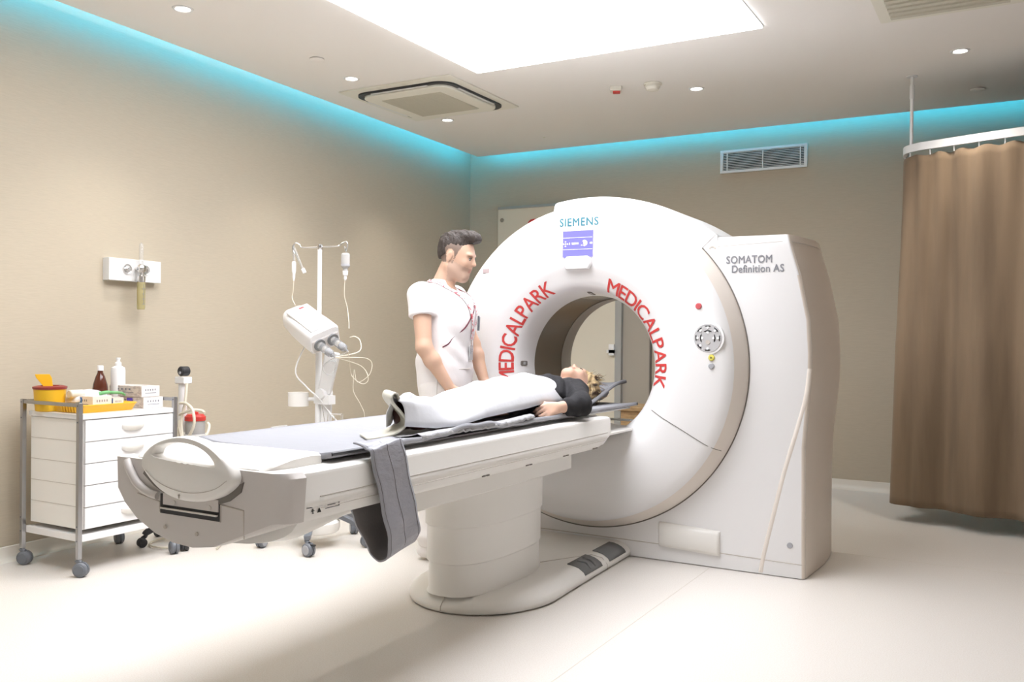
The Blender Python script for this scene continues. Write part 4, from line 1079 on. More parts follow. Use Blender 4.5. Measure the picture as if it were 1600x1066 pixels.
fin('jar_lid', lathe(NB(), [(0, .735), (.045, .735), (.05, .728), (.058, .722), (.058, .700), (0, .700)], (.085, .0, 0), n=32), M_redp, jr)
b = NB(); disc_cyl(b, (.065, .01, 0), .012, .735, .755); disc_cyl(b, (.105, -.01, 0), .012, .735, .75); fin('lid_port', b, M_redp, jr)
hp = [[(-.02, -.035, .80), (.05, -.05, .80), (.11, -.06, .77), (.125, -.06, .70), (.09, -.06, .63), (.03, -.06, .60), (-.03, -.05, .60)],
      [(-.02, -.035, .735), (.03, -.05, .75), (.075, -.03, .765), (.11, .0, .762), (.14, .0, .75)],
      [(-.02, -.035, .70), (.01, -.06, .66), (.05, -.07, .60), (.11, -.07, .575), (.165, -.05, .59), (.185, -.02, .64), (.165, .01, .68), (.15, .01, .695)],
      [(.005, -.01, .91), (.015, -.03, .80), (.01, -.05, .70), (.04, -.065, .61), (.06, -.07, .52), (.08, -.07, .42), (.07, -.05, .30)],
      [(-.03, -.04, .66), (.01, -.07, .60), (.03, -.08, .50), (.05, -.07, .38), (.04, -.05, .25)]]
for p_ in hp: fin('hose', tube(NB(), [(x_ + .055, y_ - .030, z_) for x_, y_, z_ in p_], .0082, 8), M_hose, t)
b = NB(); tube(b, [(.15, -.10, .010), (.05, -.20, .012), (-.08, -.17, .010), (-.12, -.05, .012), (0, .18, .012), (.2, .1, .012), (.32, -.05, .010)], .006, 8)
fin('floor_hose', b, M_hose, t)

# ================================================================== CONTRAST INJECTOR STAND
IX, IY = -3.50, 3.93
t = thing('injector_stand', 'white wheeled stand carrying a twin-syringe contrast injector and drip hooks', 'injector stand', (IX, IY, 0))
fin('pole', lathe(NB(), [(0, .17), (.019, .17), (.019, 1.12), (.0125, 1.13), (.0125, 1.695), (0, 1.70)], n=24), M_pole, t)
fin('base_weight', lathe(NB(), [(0, .075), (.105, .075), (.118, .085), (.124, .105), (.124, .135), (.11, .15), (0, .155)], (.03, -.03, 0), n=48), M_tab, t)
fin('post_foot', lathe(NB(), [(0, .15), (.035, .15), (.03, .20), (.02, .22), (0, .22)], n=24), M_dark, t)
for k in range(5):
    a = 2 * PI * k / 5 - 1.02; L_ = .30
    ca, sa = math.cos(a), math.sin(a)
    b = NB(); secs = []
    for u, h_, w_, th in ((.03, .205, .016, .03), (.12, .19, .02, .03), (.22, .155, .02, .03), (L_ - .012, .115, .02, .03), (L_ + .012, .112, .018, .026)):
        n_ = Vector((-sa, ca, 0)); p_ = Vector((ca * u, sa * u, h_)); secs.append([p_ + n_ * w_, p_ - n_ * w_, p_ - n_ * w_ * .8 - Vector((0, 0, th)), p_ + n_ * w_ * .8 - Vector((0, 0, th))])
    fin('leg', loft(b, secs), M_grey, t, bevel=.004)
    caster(t, L_ * ca, L_ * sa, .037, rz=a + .9, disc=M_ltgrey, brake=True)
b = NB(); rv = Vector((.869, .494, 0)); 
def RV(s_, z, d_=0): return (rv.x * s_ + .494 * d_, rv.y * s_ - .869 * d_, z)
tube(b, [RV(-.145, 1.655), RV(-.155, 1.685), RV(-.14, 1.715), RV(-.115, 1.705), RV(-.10, 1.69), RV(0, 1.694), RV(.10, 1.70), RV(.125, 1.715), RV(.15, 1.725), RV(.158, 1.70), RV(.145, 1.675)], .0042, 8, sub=5)
fin('drip_hook_bar', b, M_chrome, t)
b = NB(); lathe(b, [(.0, 1.71), (.015, 1.708), (.017, 1.69), (.013, 1.68)], n=16); fin('pole_cap', b, M_chrome, t)
cupc = Vector(RV(-.115, 0))
cp = fin('cup_holder', lathe(NB(), [(.052, .80), (.055, .79), (.055, .86), (.058, .862), (.058, .785), (0, .785)], (cupc.x, cupc.y, 0), n=32), M_tab, t)
b = NB(); bx(b, -.02, .02, -.02, .02, .80, .85); tube(b, [RV(-.06, .825), RV(.0, .825)], .012, 8, False); fin('clamp', b, M_pole, t, bevel=.004)
# articulated arm
b = NB(); bx(b, .0, .075, -.03, .03, .30, .80); 
A0 = Vector(RV(.04, .86, .03)); A1 = Vector(RV(.10, 1.10, .10))
fin('lower_arm', loft(NB(), [[Vector(RV(s_, z, d_)) for s_, d_ in ((.02, -.02), (.075, -.02), (.075, .04), (.02, .04))] for z in (.45, .83)]), M_pole, t, bevel=.008)
b = NB(); secs = []
for u in (0, 1):
    p_ = A0.lerp(A1, u); k = .036 + .006 * u; s1 = Vector(RV(1, 0)).normalized(); d1 = Vector((.494, -.869, 0)); ax = (A1 - A0).normalized(); s2 = d1.cross(ax).normalized()
    secs.append([p_ + s2 * k + d1 * .028, p_ - s2 * k + d1 * .028, p_ - s2 * k - d1 * .028, p_ + s2 * k - d1 * .028])
fin('upper_arm', loft(b, secs), M_pole, t, bevel=.012, seg=3)
b = NB(); disc_cyl(b, tuple(A0), .032, -.04, .04, 'y', n=24, b=.004); bx(b, A0.x - .02, A0.x + .055, A0.y - .03, A0.y + .03, .80, .85); fin('arm_joint', b, M_pole, t)
# wire basket
b = NB(); q = lambda s_, z, d_: RV(s_, z, d_)
for z in (.745, .655):
    tube(b, [q(.07, z, .02), q(.145, z, .02), q(.145, z, .08), q(.07, z, .08), q(.07, z, .02)], .002, 5, False)
for s_, d_ in ((.07, .08), (.11, .08), (.145, .08), (.145, .02), (.145, .05)): tube(b, [q(s_, .745, d_), q(s_ - .0, .60, d_)], .002, 5, False)
tube(b, [q(.03, .80, .05), q(.07, .62, .08), q(.10, .60, .08)], .002, 5, False)
fin('wire_basket', b, M_chrome, t)
# injector head: axis from back (up-left, away) down to the syringe end
HB = Vector(RV(-.16, 1.305, -.06)); HF = Vector(RV(.07, 1.165, .16))
# head frame: axis a, side s (towards the camera/right), up u
hc = HB.lerp(HF, .5); ax = (HF - HB).normalized(); sd = Vector((.869, .494, .02)); sd = (sd - ax * sd.dot(ax)).normalized(); up = sd.cross(ax).normalized()
if up.z < 0: up = -up
MH = Matrix.Translation(hc) @ Matrix(((ax.x, sd.x, up.x, 0), (ax.y, sd.y, up.y, 0), (ax.z, sd.z, up.z, 0), (0, 0, 0, 1)))
Lh = (HF - HB).length
def hsec(u, w_, h_, r, up_=0.0):
    return [MH @ Vector((u, x, z + up_)) for x, z in rrect(-w_, w_, -h_, h_, r, 5)]
secs = [hsec(-Lh / 2 - .012, .05, .03, .028, .005), hsec(-Lh / 2, .07, .045, .04, .005), hsec(-Lh / 2 + .03, .086, .058, .045), hsec(-.05, .092, .064, .035), hsec(.05, .094, .066, .03), hsec(Lh / 2 - .012, .094, .066, .03), hsec(Lh / 2, .088, .060, .028)]
ih = fin('injector_head', loft(NB(), secs), M_white, t, ang=45)
b = NB(); bx(b, -Lh / 2 + .05, Lh / 2 - .02, -.070, .070, .060, .078, M=MH); fin('control_face', b, M_white, ih, bevel=.008)
b = NB(); bx(b, -Lh / 2 + .09, Lh / 2 - .05, -.055, .055, .0785, .0795, M=MH); kp = fin('keypad', b, M_btnw, ih, bevel=.0)
b = NB(); bx(b, .075, .092, -.03, .045, .0797, .0805, M=MH); fin('lcd_strip', b, M_ltgrey, ih, smooth=False)
b = NB(); bx(b, -.02, .09, -.0712, -.0702, .064, .074, M=MH)
b2 = NB(); bx(b2, .0, .10, .0705, .0715, .060, .073, M=MH); fin('blue_label', b2, M_gtext, ih, smooth=False)
b = NB()
for i, (x, y) in enumerate(((-.07, .03), (-.045, .01), (-.03, .035), (-.02, -.005), (0, .03), (.02, .01), (.03, .03), (.045, -.01), (.055, .03))): bx(b, x, x + .008, y, y + .008, .0797, .0803, M=MH)
fin('keypad_symbols', b, M_gtext, ih, smooth=False)
b = NB(); bx(b, -.10, -.085, .0, .03, .0797, .0805, M=MH); fin('red_mark', b, M_pinkred, ih, smooth=False)
b = NB(); bx(b, Lh / 2 - .03, Lh / 2 + .004, -.092, .092, -.062, .03, M=MH); fin('syringe_face', b, M_cap, ih, bevel=.02, seg=4)
for s_ in (-.042, .042):
    def HL(prof, nm, m_, par):
        b = NB(); lathe(b, prof, (0, 0, 0), 'x', 24)
        for v in b.verts: v.co = MH @ (v.co + Vector((Lh / 2, s_, -.012)))
        return fin(nm, b, m_, par, ang=50)
    sk = HL([(.0, .006), (.030, .006), (.034, .0), (.034, .012), (.026, .012), (.0, .008)], 'socket_ring', M_rubber, ih)
    HL([(0, .01), (.022, .01), (.022, .12), (.018, .13), (.006, .142), (.004, .165), (0, .165)], 'syringe_barrel', M_glass, ih)
    HL([(0, .09), (.0205, .09), (.0205, .105), (.008, .118), (0, .118)], 'plunger', M_ltgrey, ih)
def HP(*p): return tuple(MH @ Vector(p))
tt = t
def line(name_label, pts, r=.0022, m_=M_glass, grp='injector lines'):
    P_ = [Vector((IX, IY, 0)) + Vector(p) for p in pts]
    b = tube(NB(), P_, r, 6); o = fin('plastic_tubing', b, m_); tag(o, name_label, 'tubing'); return o
s1 = HP(Lh / 2 + .165, -.042, -.012); s2_ = HP(Lh / 2 + .165, .042, -.012)
line('looped clear tubing hanging from the tips of the two syringes down to the table', [s1, RV(.26, 1.02, .1), RV(.30, .95, .1), RV(.27, .92, .1), RV(.22, .95, .1), RV(.20, .99, .1), s2_], .0025, M_hose)
line('thin clear patient line falling from the syringes to the table edge', [s1, RV(.30, 1.06, .1), RV(.31, .98, .1), RV(.24, .93, .1), RV(.22, 1.0, .1), RV(.215, .90, .1), RV(.225, .86, .1), RV(.26, .80, .1), RV(.28, .74, .1), RV(.25, .66, .1)], .0022, M_hose)
line('cream cable from the injector head down to the stand', [HP(-.05, .05, -.06), RV(-.12, 1.0, .05), RV(-.06, .90, .05), RV(.02, .83, .06), RV(.08, .75, .06), RV(.16, .66, .06), RV(.20, .60, .06)], .0045, M_pole)
line('clear drip line hanging from the left hook to the injector', [RV(-.147, 1.50), RV(-.15, 1.44), RV(-.155, 1.40), RV(-.13, 1.36, .03)], .0022, M_hose)
line('clear drip line from the infusion bottle to the injector', [RV(.145, 1.515), RV(.143, 1.42), RV(.16, 1.35), RV(.175, 1.27, .03), RV(.18, 1.23, .05)], .0022, M_hose)
line('clear tubing looped behind the right syringe', [s1, RV(.24, 1.10, .07), RV(.235, 1.16, .0), RV(.20, 1.185, -.03), RV(.17, 1.18, -.04)], .003, M_hose)
line('coiled clear tubing hanging under the left syringe', [s2_, RV(.07, 1.04, .12), RV(.05, 1.0, .12), RV(.08, .97, .12), RV(.11, .99, .12), RV(.12, 1.04, .12), RV(.09, 1.05, .12)], .0035, M_glass)
b = NB(); P_ = Vector((IX, IY, 0))
# spikes hanging on the left hook
t = thing('drip_set', 'clear drip chamber and clamp hanging from the left hook of the stand', 'drip set', tuple(Vector((IX, IY, 0)) + Vector(RV(-.147, 0))))
fin('strap', tube(NB(), [(-.005, 0, 1.70), (0, 0, 1.64), (.003, 0, 1.60)], .007, 8), M_glass, t)
fin('chamber', lathe(NB(), [(0, 1.61), (.010, 1.61), (.012, 1.60), (.012, 1.555), (.008, 1.54), (.008, 1.52), (.004, 1.50), (0, 1.50)], n=16), M_pole, t)
fin('second_tail', tube(NB(), [(.0, 0, 1.69), tuple(Vector(RV(.03, 1.62)) * 1), tuple(Vector(RV(.05, 1.57)))], .0065, 8), M_glass, t)
fin('clamp', tube(NB(), [tuple(Vector(RV(.05, 1.57))), tuple(Vector(RV(.062, 1.545)))], .011, 8, False), M_pole, t)
pb = Vector((IX, IY, 0)) + Vector(RV(.147, 0))
t = thing('infusion_bottle', 'small clear infusion bottle hanging upside down from the right hook', 'bottle', tuple(pb))
fin('hanger', tube(NB(), [(-.01, 0, 1.70), (.006, 0, 1.675), (0, 0, 1.655)], .003, 6), M_glass, t)
fin('bottle', lathe(NB(), [(0, 1.66), (.018, 1.66), (.025, 1.652), (.025, 1.585), (.012, 1.570), (.012, 1.56), (0, 1.56)], n=24), M_jar, t)
fin('liquid', lathe(NB(), [(.0255, 1.598), (.0255, 1.587), (.0, 1.583), (0, 1.598)], n=24), M_ltgrey, t)
fin('drip_chamber', lathe(NB(), [(0, 1.56), (.016, 1.56), (.014, 1.535), (.008, 1.53), (.009, 1.515), (.004, 1.505), (0, 1.505)], n=20), M_pole, t)
#---PART4---
# ================================================================== PEOPLE
def hand(bd, W, pl, nrm, fdir, tdir, L=.095, curl=.5, k=.008, spread=1.0, sc_=1.0, curls=None):
    """palm and five fingers added to a body; W wrist, pl palm centre direction, nrm back-of-hand normal, fdir finger direction, tdir thumb side"""
    W = Vector(W); f = Vector(fdir).normalized(); n = Vector(nrm); n = (n - f * n.dot(f)).normalized(); s_ = Vector(tdir); s_ = (s_ - f * s_.dot(f) - n * s_.dot(n)).normalized()
    kn = W + f * .088 * sc_
    for i, o_ in enumerate((.028, .010, -.009, -.026)):
        bd.cap(W + s_ * o_ * .55 + f * .01, kn + s_ * o_ - f * .010, .0155 * sc_, .0125 * sc_, k=.016)
        c_ = curl if curls is None else curls[i]
        ln = (.040, .045, .042, .033)[i] * sc_; r0 = (.0088, .0092, .0088, .0078)[i] * sc_
        p = kn + s_ * o_; d = f.copy()
        for j, (q, rr) in enumerate(((1.0, 1.0), (.66, .92), (.52, .82))):
            ang = c_ * (1.0, 1.25, .9)[j]
            d = (d * math.cos(ang) - n * math.sin(ang)).normalized(); n2 = None
            p2 = p + d * ln * q; bd.cap(p, p2, r0 * rr, r0 * rr * .92, k=.004)
            p = p2
            # rotate the bending normal with the finger
            nn = (n - d * n.dot(d)); n_l = nn.normalized() if nn.length > .05 else n; n = n_l
        n = Vector(nrm); n = (n - f * n.dot(f)).normalized()
    tb0 = W + f * .022 * sc_ + s_ * .024 * sc_; tb1 = tb0 + (f * .7 + s_ * .55 - n * .35).normalized() * .042 * sc_; tb2 = tb1 + (f * .95 + s_ * .1 - n * .4).normalized() * .032 * sc_
    bd.cap(tb0, tb1, .0135 * sc_, .0105 * sc_, k=.010); bd.cap(tb1, tb2, .0102 * sc_, .0085 * sc_, k=.004)

# ---- man: local frame x forward, y his left, z up
MX, MY, MR = -2.72, 4.07, math.radians(13.9)
man = thing('person', 'dark-haired man in white short-sleeved scrubs standing left of the table looking down at the patient', 'person', (MX, MY, 0), MR)
NS = (-.075, -.19, 1.405); NE = (-.035, -.245, 1.135); NW = (.085, -.165, .915)
FS = (-.02, .185, 1.405); FE = (.075, .225, 1.15); FW = (.165, .175, .935)
bd = Body((-.30, -.36, -.0), (.36, .36, 1.80), .0055)
bd.ell((.0, 0, 1.20), (.115, .155, .27)).ell((-.005, 0, .98), (.11, .155, .12), k=.05).cap((-.05, -.15, 1.38), (-.02, .15, 1.38), .055, k=.06)
for s_, sx_ in ((-1, -.03), (1, .02)):
    bd.cap((sx_ * .5, s_ * .085, .93), (sx_, s_ * .095, .50), .082, .052, k=.04).cap((sx_, s_ * .095, .50), (sx_ - .02, s_ * .095, .09), .052, .036, k=.02)
    bd.cap((sx_ - .03, s_ * .095, .045), (sx_ + .13, s_ * .105, .03), .036, .028, k=.02)
bd.cap((-.045, 0, 1.43), (.022, 0, 1.575), .059, .056, k=.035)
for S_, E_, W2 in ((NS, NE, NW), (FS, FE, FW)):
    bd.cap(S_, E_, .053, .041, k=.03); m1 = tuple(np.array(E_) * .7 + np.array(W2) * .3)
    bd.cap(E_, m1, .041, .043, k=.02).cap(m1, W2, .041, .027, k=.02)
hand(bd, NW, None, (.3, -.9, .25), (.62, .25, -.70), (.6, .35, .7), curl=.42)
hand(bd, FW, None, (.25, .9, .2), (.60, -.2, -.72), (.6, -.4, .7), curl=.45)
# head, bowed forward
HR = Matrix.Translation((.058, 0, 1.625)) @ Matrix.Rotation(math.radians(13), 4, 'Y')
def H(x, y, z): return tuple(HR @ Vector((x, y, z)))
def he(c, r, ry=0, rz=0, k=.012, op='add'): bd.ell(H(*c), r, (0, 13 + ry, rz), k, op)
he((-.012, 0, .030), (.096, .076, .088)); he((-.030, 0, .045), (.078, .072, .075), k=.03)
he((.030, 0, -.030), (.062, .062, .085), k=.04)         # mid face
bd.cap(H(.055, -.018, -.108), H(.055, .018, -.108), .020, k=.03)      # chin
for s_ in (-1, 1):
    bd.cap(H(.055, s_ * .018, -.103), H(-.020, s_ * .060, -.060), .016, .017, k=.035)     # jaw line
    he((.060, s_ * .036, -.030), (.020, .022, .024), k=.02)                 # cheek
    he((.078, s_ * .030, .020), (.014, .026, .008), k=.014)                # brow
    he((.088, s_ * .032, .002), (.012, .015, .009), k=.008, op='sub')
    he((.072, s_ * .031, .001), (.0135, .0135, .0125), k=.003)             # eyelid globe
    bd.ell(H(-.018, s_ * .078, -.012), (.017, .008, .031), (0, 20, s_ * 12), .006)
    bd.ell(H(-.010, s_ * .087, -.010), (.008, .006, .016), (0, 20, 0), .005, 'sub')
    he((.090, s_ * .010, -.030), (.009, .008, .007), k=.006)                # nostril wing
bd.cap(H(.082, 0, .012), H(.106, 0, -.026), .0085, .0105, k=.012)      # nose
he((.080, 0, -.050), (.014, .022, .012), k=.012)
he((.089, 0, -.0565), (.0075, .021, .0052), k=.005); he((.086, 0, -.068), (.0085, .018, .006), k=.005)   # lips
he((.098, 0, -.0625), (.012, .018, .0016), k=.003, op='sub')
he((.078, 0, -.086), (.012, .018, .010), k=.014)
HRi = np.array(HR.inverted())
def man_reg(P):
    Q = P @ HRi[:3, :3].T + HRi[:3, 3]
    x, y, z = Q[:, 0], Q[:, 1], Q[:, 2]; mi = np.zeros(len(P), int)
    head = P[:, 2] > 1.46
    lips = head & (x > .082) & (x > .084) & (abs(y) < .018) & (z < -.052) & (z > -.074); mi[lips] = 1
    stub = head & ~lips & (z < -.030) & (x > -.05) & ((z < -.035 - .25 * (x - .02)) ) & (x > -.015) & (z > -.14); mi[stub & (x < .095)] = 3
    ear = ((x + .016) / .028) ** 2 + ((abs(y) - .082) / .022) ** 2 + ((z + .012) / .042) ** 2 < 1
    fade = head & (z > -.045) & (x < .018 + .35 * z) & ~ear
    mi[fade] = 2
    return mi
bd.obj('body', [M_skin, M_lip, M_fade, M_stub], man, smooth=1, region=man_reg)
for s_ in (-1, 1):
    b = NB(); sphere(b, H(.0755, s_ * .031, -.001), .0118, 14, 10); fin('eye', b, M_eyew, man)
    b = NB(); sphere(b, H(.0825, s_ * .0305, -.006), .0062, 10, 8); fin('iris', b, M_dark, man)
    b = NB(); tube(b, [H(.087, s_ * .012, .018), H(.0865, s_ * .026, .0235), H(.076, s_ * .043, .020)], [.0048, .003], 8); fin('eyebrow', b, M_hairm, man)
    b = NB(); tube(b, [H(.0885, s_ * .020, .004), H(.0895, s_ * .031, .005), H(.083, s_ * .042, .000)], .0022, 6); fin('eyelashes', b, M_hairm, man)
# hair
hb = Body((-.12, -.13, 1.50), (.26, .13, 1.82), .004)
def hh(c, r, ry=0, k=.02, op='add'): hb.ell(H(*c), r, (0, 13 + ry, 0), k, op)
hh((-.022, 0, .060), (.094, .079, .072)); hh((-.045, 0, .020), (.070, .075, .085)); hh((.025, 0, .112), (.070, .058, .034), -14, .03); hh((.078, 0, .110), (.034, .050, .028), 25, .02)
hh((.092, 0, .085), (.014, .046, .022), 0, .01)
hb.ell(H(.075, 0, .028), (.060, .070, .052), (0, 13, 0), .010, 'sub')
n_ = Vector((HR.to_3x3() @ Vector((.55, 0, -.80)))); p_ = H(-.02, 0, .016); 
hb.cut(tuple(n_), p_)
def hair_disp(V):
    f1 = np.sin(V[:, 0] * 260 + 40 * V[:, 2]) * np.sin(V[:, 1] * 240 + 3) * .0020 + np.sin(V[:, 0] * 95 + V[:, 1] * 150) * .003 * np.clip((V[:, 2] - 1.68) / .05, 0, 1)
    c_ = np.array(H(0, 0, .03)); d = V - c_; d /= np.linalg.norm(d, axis=1)[:, None]; return V + d * f1[:, None]
hb.obj('hair', M_hairm, man, smooth=1, disp=hair_disp)
b = NB(); rnd = random.Random(3)
for i in range(220):
    a = rnd.uniform(-.075, .085); w_ = rnd.uniform(-.055, .055)
    z0 = .118 + .010 * math.cos(a * 20) - w_ * w_ * 6 - (a < -.03) * (-.03 - a) * .5
    p0 = Vector(H(a, w_, z0)); t_ = Vector((.006 + .012 * rnd.random(), rnd.uniform(-.006, .006), .010 + .008 * rnd.random())); t_ = HR.to_3x3() @ t_
    tube(b, [p0, p0 + t_ * .6, p0 + t_ + Vector((.004, 0, -.001))], [.0016, .0005], 4, sub=2)
fin('hair_strands', b, M_hairm, man)
# scrub top
tp = Body((-.34, -.37, .84), (.34, .37, 1.56), .006)
tp.ell((-.005, 0, 1.24), (.148, .185, .235)).cap((-.075, -.145, 1.395), (-.045, .145, 1.395), .070, k=.06)
tp.ell((-.01, 0, 1.02), (.150, .185, .30), k=.05).ell((.055, 0, 1.30), (.105, .145, .13), k=.05).cap((-.06, 0, 1.44), (-.02, 0, 1.47), .060, k=.05)
for S_, E_ in ((NS, NE), (FS, FE)):
    S2 = np.array(S_); E2 = np.array(E_); tp.cap(S2 + (0, 0, .0), S2 + (E2 - S2) * .42, .072, .070, k=.035)
tp2 = tp
tp.cut((0, 0, -1), (0, 0, .862))
for S_, E_, sg in ((NS, NE, -1), (FS, FE, 1)):     # sleeve hems
    S2 = np.array(S_); d_ = (np.array(E_) - S2); d_ /= np.linalg.norm(d_); c_ = S2 + d_ * .115
    ax_ = [tp.lo[i] + tp.res * np.arange(tp.n[i]) for i in range(3)]; X, Y, Z = np.meshgrid(*ax_, indexing='ij')
    pl_ = (X - c_[0]) * d_[0] + (Y - c_[1]) * d_[1] + (Z - c_[2]) * d_[2]
    side = (sg * Y > .178) & (Z > 1.10)
    tp.F = np.where(side, np.maximum(tp.F, pl_), tp.F).astype(np.float32)
tp.ell((.055, 0, 1.475), (.060, .070, .062), (0, 25, 0), .01, 'sub'); tp.cap((.07, 0, 1.47), (.155, 0, 1.36), .042, .010, k=.01, op='sub')
tp.warp(lambda X, Y, Z: .0035 * np.sin(X * 21 + Z * 14) * np.sin(Z * 26 + Y * 17) + .0025 * np.sin(Z * 60 + X * 40 + Y * 30) * np.exp(-((Z - 1.1) / .12) ** 2))
scr_ = tp.obj('scrub_top', M_scrub, man, smooth=2)
# piping of the wrap neckline, pocket seam
def bodysurf(y, z, lift=.004):
    """front x of the scrub top at (y, z)"""
    i = int(round((y - tp.lo[1]) / tp.res)); j = int(round((z - tp.lo[2]) / tp.res)); col = tp.F[:, i, j]; w_ = np.where(col < 0)[0]
    return tp.lo[0] + tp.res * (w_.max() if len(w_) else 60) + lift
pts = [(bodysurf(y, z, .002), y, z) for y, z in ((.02, 1.36), (-.02, 1.33), (-.06, 1.285), (-.10, 1.235), (-.135, 1.19), (-.16, 1.155), (-.172, 1.135))]
fin('neckline_piping', tube(NB(), pts, .004, 6), M_maroon, man)
pts = [(bodysurf(y, z), y, z) for y, z in ((-.135, 1.015), (-.09, 1.02), (-.03, 1.02))]
fin('pocket_seam', tube(NB(), pts, .002, 6), M_seam2, man)
fin('side_vent', tube(NB(), [(.02, -.186, .985), (.018, -.188, .92), (.018, -.188, .865)], .0018, 6), M_seam2, man)
# trousers
tr = Body((-.24, -.26, .03), (.28, .26, 1.0), .006)
tr.ell((-.005, 0, .93), (.130, .172, .10))
for s_, sx_ in ((-1, -.03), (1, .02)):
    tr.cap((sx_ * .5, s_ * .085, .90), (sx_, s_ * .10, .50), .098, .072, k=.04).cap((sx_, s_ * .10, .50), (sx_ - .02, s_ * .10, .10), .072, .062, k=.03)
    tr.ell((sx_ - .015, s_ * .10, .13), (.078, .072, .045), k=.02)
tr.cut((0, 0, -1), (0, 0, .075)).warp(lambda X, Y, Z: .003 * np.sin(Z * 40 + X * 20) * np.exp(-((Z - .15) / .12) ** 2))
tr.obj('trousers', M_trou, man, smooth=2)
for s_, sx_ in ((-1, -.05), (1, .0)):
    sh_ = Body((-.16, -.20, -.01), (.28, .20, .13), .005)
    sh_.cap((sx_ - .025, s_ * .10, .055), (sx_ + .12, s_ * .112, .042), .045, .040, k=.02).ell((sx_ - .01, s_ * .10, .075), (.045, .04, .035), k=.02).cut((0, 0, -1), (0, 0, .004))
    sh_.obj('shoe', M_trou, man, smooth=1)
# lanyard with badge, pens
def neckpt(a): return None
def samp(p):
    m = 1.0
    for B_ in (tp, bd):
        i = np.clip(np.round((np.array(p) - B_.lo) / B_.res).astype(int), 1, B_.n - 2); f = (np.array(p) - B_.lo) / B_.res; i0 = np.clip(np.floor(f).astype(int), 0, B_.n - 2); w_ = np.clip(f - i0, 0, 1); v = 0
        for a_ in (0, 1):
            for b_ in (0, 1):
                for c_ in (0, 1): v += B_.F[i0[0] + a_, i0[1] + b_, i0[2] + c_] * (w_[0] if a_ else 1 - w_[0]) * (w_[1] if b_ else 1 - w_[1]) * (w_[2] if c_ else 1 - w_[2])
        m = min(m, v)
    return m
def snap(p, lift=.006):
    p = np.array(p, float)
    for _ in range(12):
        d = samp(p) - lift; h_ = .006; gr = np.array([samp(p + e_) - samp(p - e_) for e_ in np.eye(3) * h_]); L_ = np.linalg.norm(gr)
        if L_ < 1e-6: break
        p = p - gr / L_ * float(np.clip(d, -.02, .02)) * .8
    return tuple(p)
def snapn(p):
    h_ = .008; gr = np.array([samp(np.array(p) + e_) - samp(np.array(p) - e_) for e_ in np.eye(3) * h_]); return tuple(gr / (np.linalg.norm(gr) + 1e-9))
def ribbon(pts, w_):
    P = [Vector(snap(p)) for p in catmull(pts, 5)]; P = [P[0]] + [(P[i - 1] + P[i] * 2 + P[i + 1]) / 4 for i in range(1, len(P) - 1)] + [P[-1]]
    b = NB(); secs = []
    for i, p in enumerate(P):
        t_ = (P[min(i + 1, len(P) - 1)] - P[max(i - 1, 0)]).normalized(); n_ = Vector(snapn(p)).normalized(); s_ = t_.cross(n_).normalized()
        secs.append([p + s_ * w_ + n_ * .0012, p - s_ * w_ + n_ * .0012, p - s_ * w_ - n_ * .0008, p + s_ * w_ - n_ * .0008])
    return loft(b, secs)
lp = [(-.10, -.015, 1.50), (-.085, -.055, 1.49), (-.035, -.080, 1.472), (.02, -.085, 1.445), (.07, -.075, 1.41), (.12, -.062, 1.36), (.15, -.048, 1.30), (.16, -.036, 1.24), (.16, -.024, 1.175)]
la = fin('lanyard', ribbon(lp, .0085), M_lany, man)
lp2 = [(-.10, .015, 1.50), (-.085, .055, 1.49), (-.035, .080, 1.472), (.03, .080, 1.44), (.09, .055, 1.40), (.13, .025, 1.35), (.15, .005, 1.29), (.16, -.010, 1.23), (.16, -.018, 1.175)]
fin('lanyard_strand', ribbon(lp2, .0085), M_lany, man)
xb = bodysurf(-.018, 1.12, .012)
fin('badge_clip', box(xb - .004, xb + .004, -.024, -.012, 1.145, 1.175), M_chrome, man, bevel=.001)
bg = fin('badge', prism(NB(), rrect(-.045, .010, 1.065, 1.145, .006), xb - .002, xb + .002, 'yz'), M_btn, man, bevel=.0005)
b = NB(); bx(b, xb + .002, xb + .003, -.038, -.020, 1.10, 1.13); bx(b, xb + .002, xb + .003, -.015, .004, 1.11, 1.115); bx(b, xb + .002, xb + .003, -.015, .004, 1.12, 1.125); fin('badge_print', b, M_ltgrey, bg, smooth=False)
xp = bodysurf(.075, 1.26, .010)
fin('pen', tube(NB(), [(xp, .070, 1.225), (xp + .003, .070, 1.305)], .005, 8, False), M_grey, man); fin('pen', tube(NB(), [(xp, .088, 1.225), (xp + .003, .088, 1.298)], .0035, 8, False), M_ltgrey, man)

# ---- woman lying on her back, world frame along +Y
PX = -2.10
wo = thing('person', 'blond woman in a black top lying on her back with her head in the scanner', 'person', (PX, 3.5, .84))
def Wp(x, y, z): return (x - PX, y - 3.5, z - .84)
wb = Body(Wp(-2.46, 2.60, .80), Wp(-1.70, 4.72, 1.09), .0055)
def wc(a, b_, ra, rb=None, k=.02, op='add'): wb.cap(Wp(*a), Wp(*b_), ra, rb, k, op)
def we(c, r, rot=(0, 0, 0), k=.012, op='add'): wb.ell(Wp(*c), r, rot, k, op)
we((PX, 3.86, .920), (.135, .26, .066)); we((PX, 3.55, .905), (.145, .14, .064), k=.05); wc((PX - .13, 4.06, .925), (PX + .13, 4.06, .925), .055, k=.05)
for s_ in (-1, 1):
    wc((PX + s_ * .07, 3.50, .895), (PX + s_ * .06, 3.12, .875), .052, .038, k=.03); wc((PX + s_ * .06, 3.12, .875), (PX + .065 + s_ * .032, 2.82, .870), .038, .026, k=.02)
    wc((PX + .065 + s_ * .032, 2.80, .870), (PX + .068 + s_ * .032, 2.76, .925), .022, .016, k=.02)
wc((PX, 4.10, .935), (PX, 4.22, .935), .048, .046, k=.03)
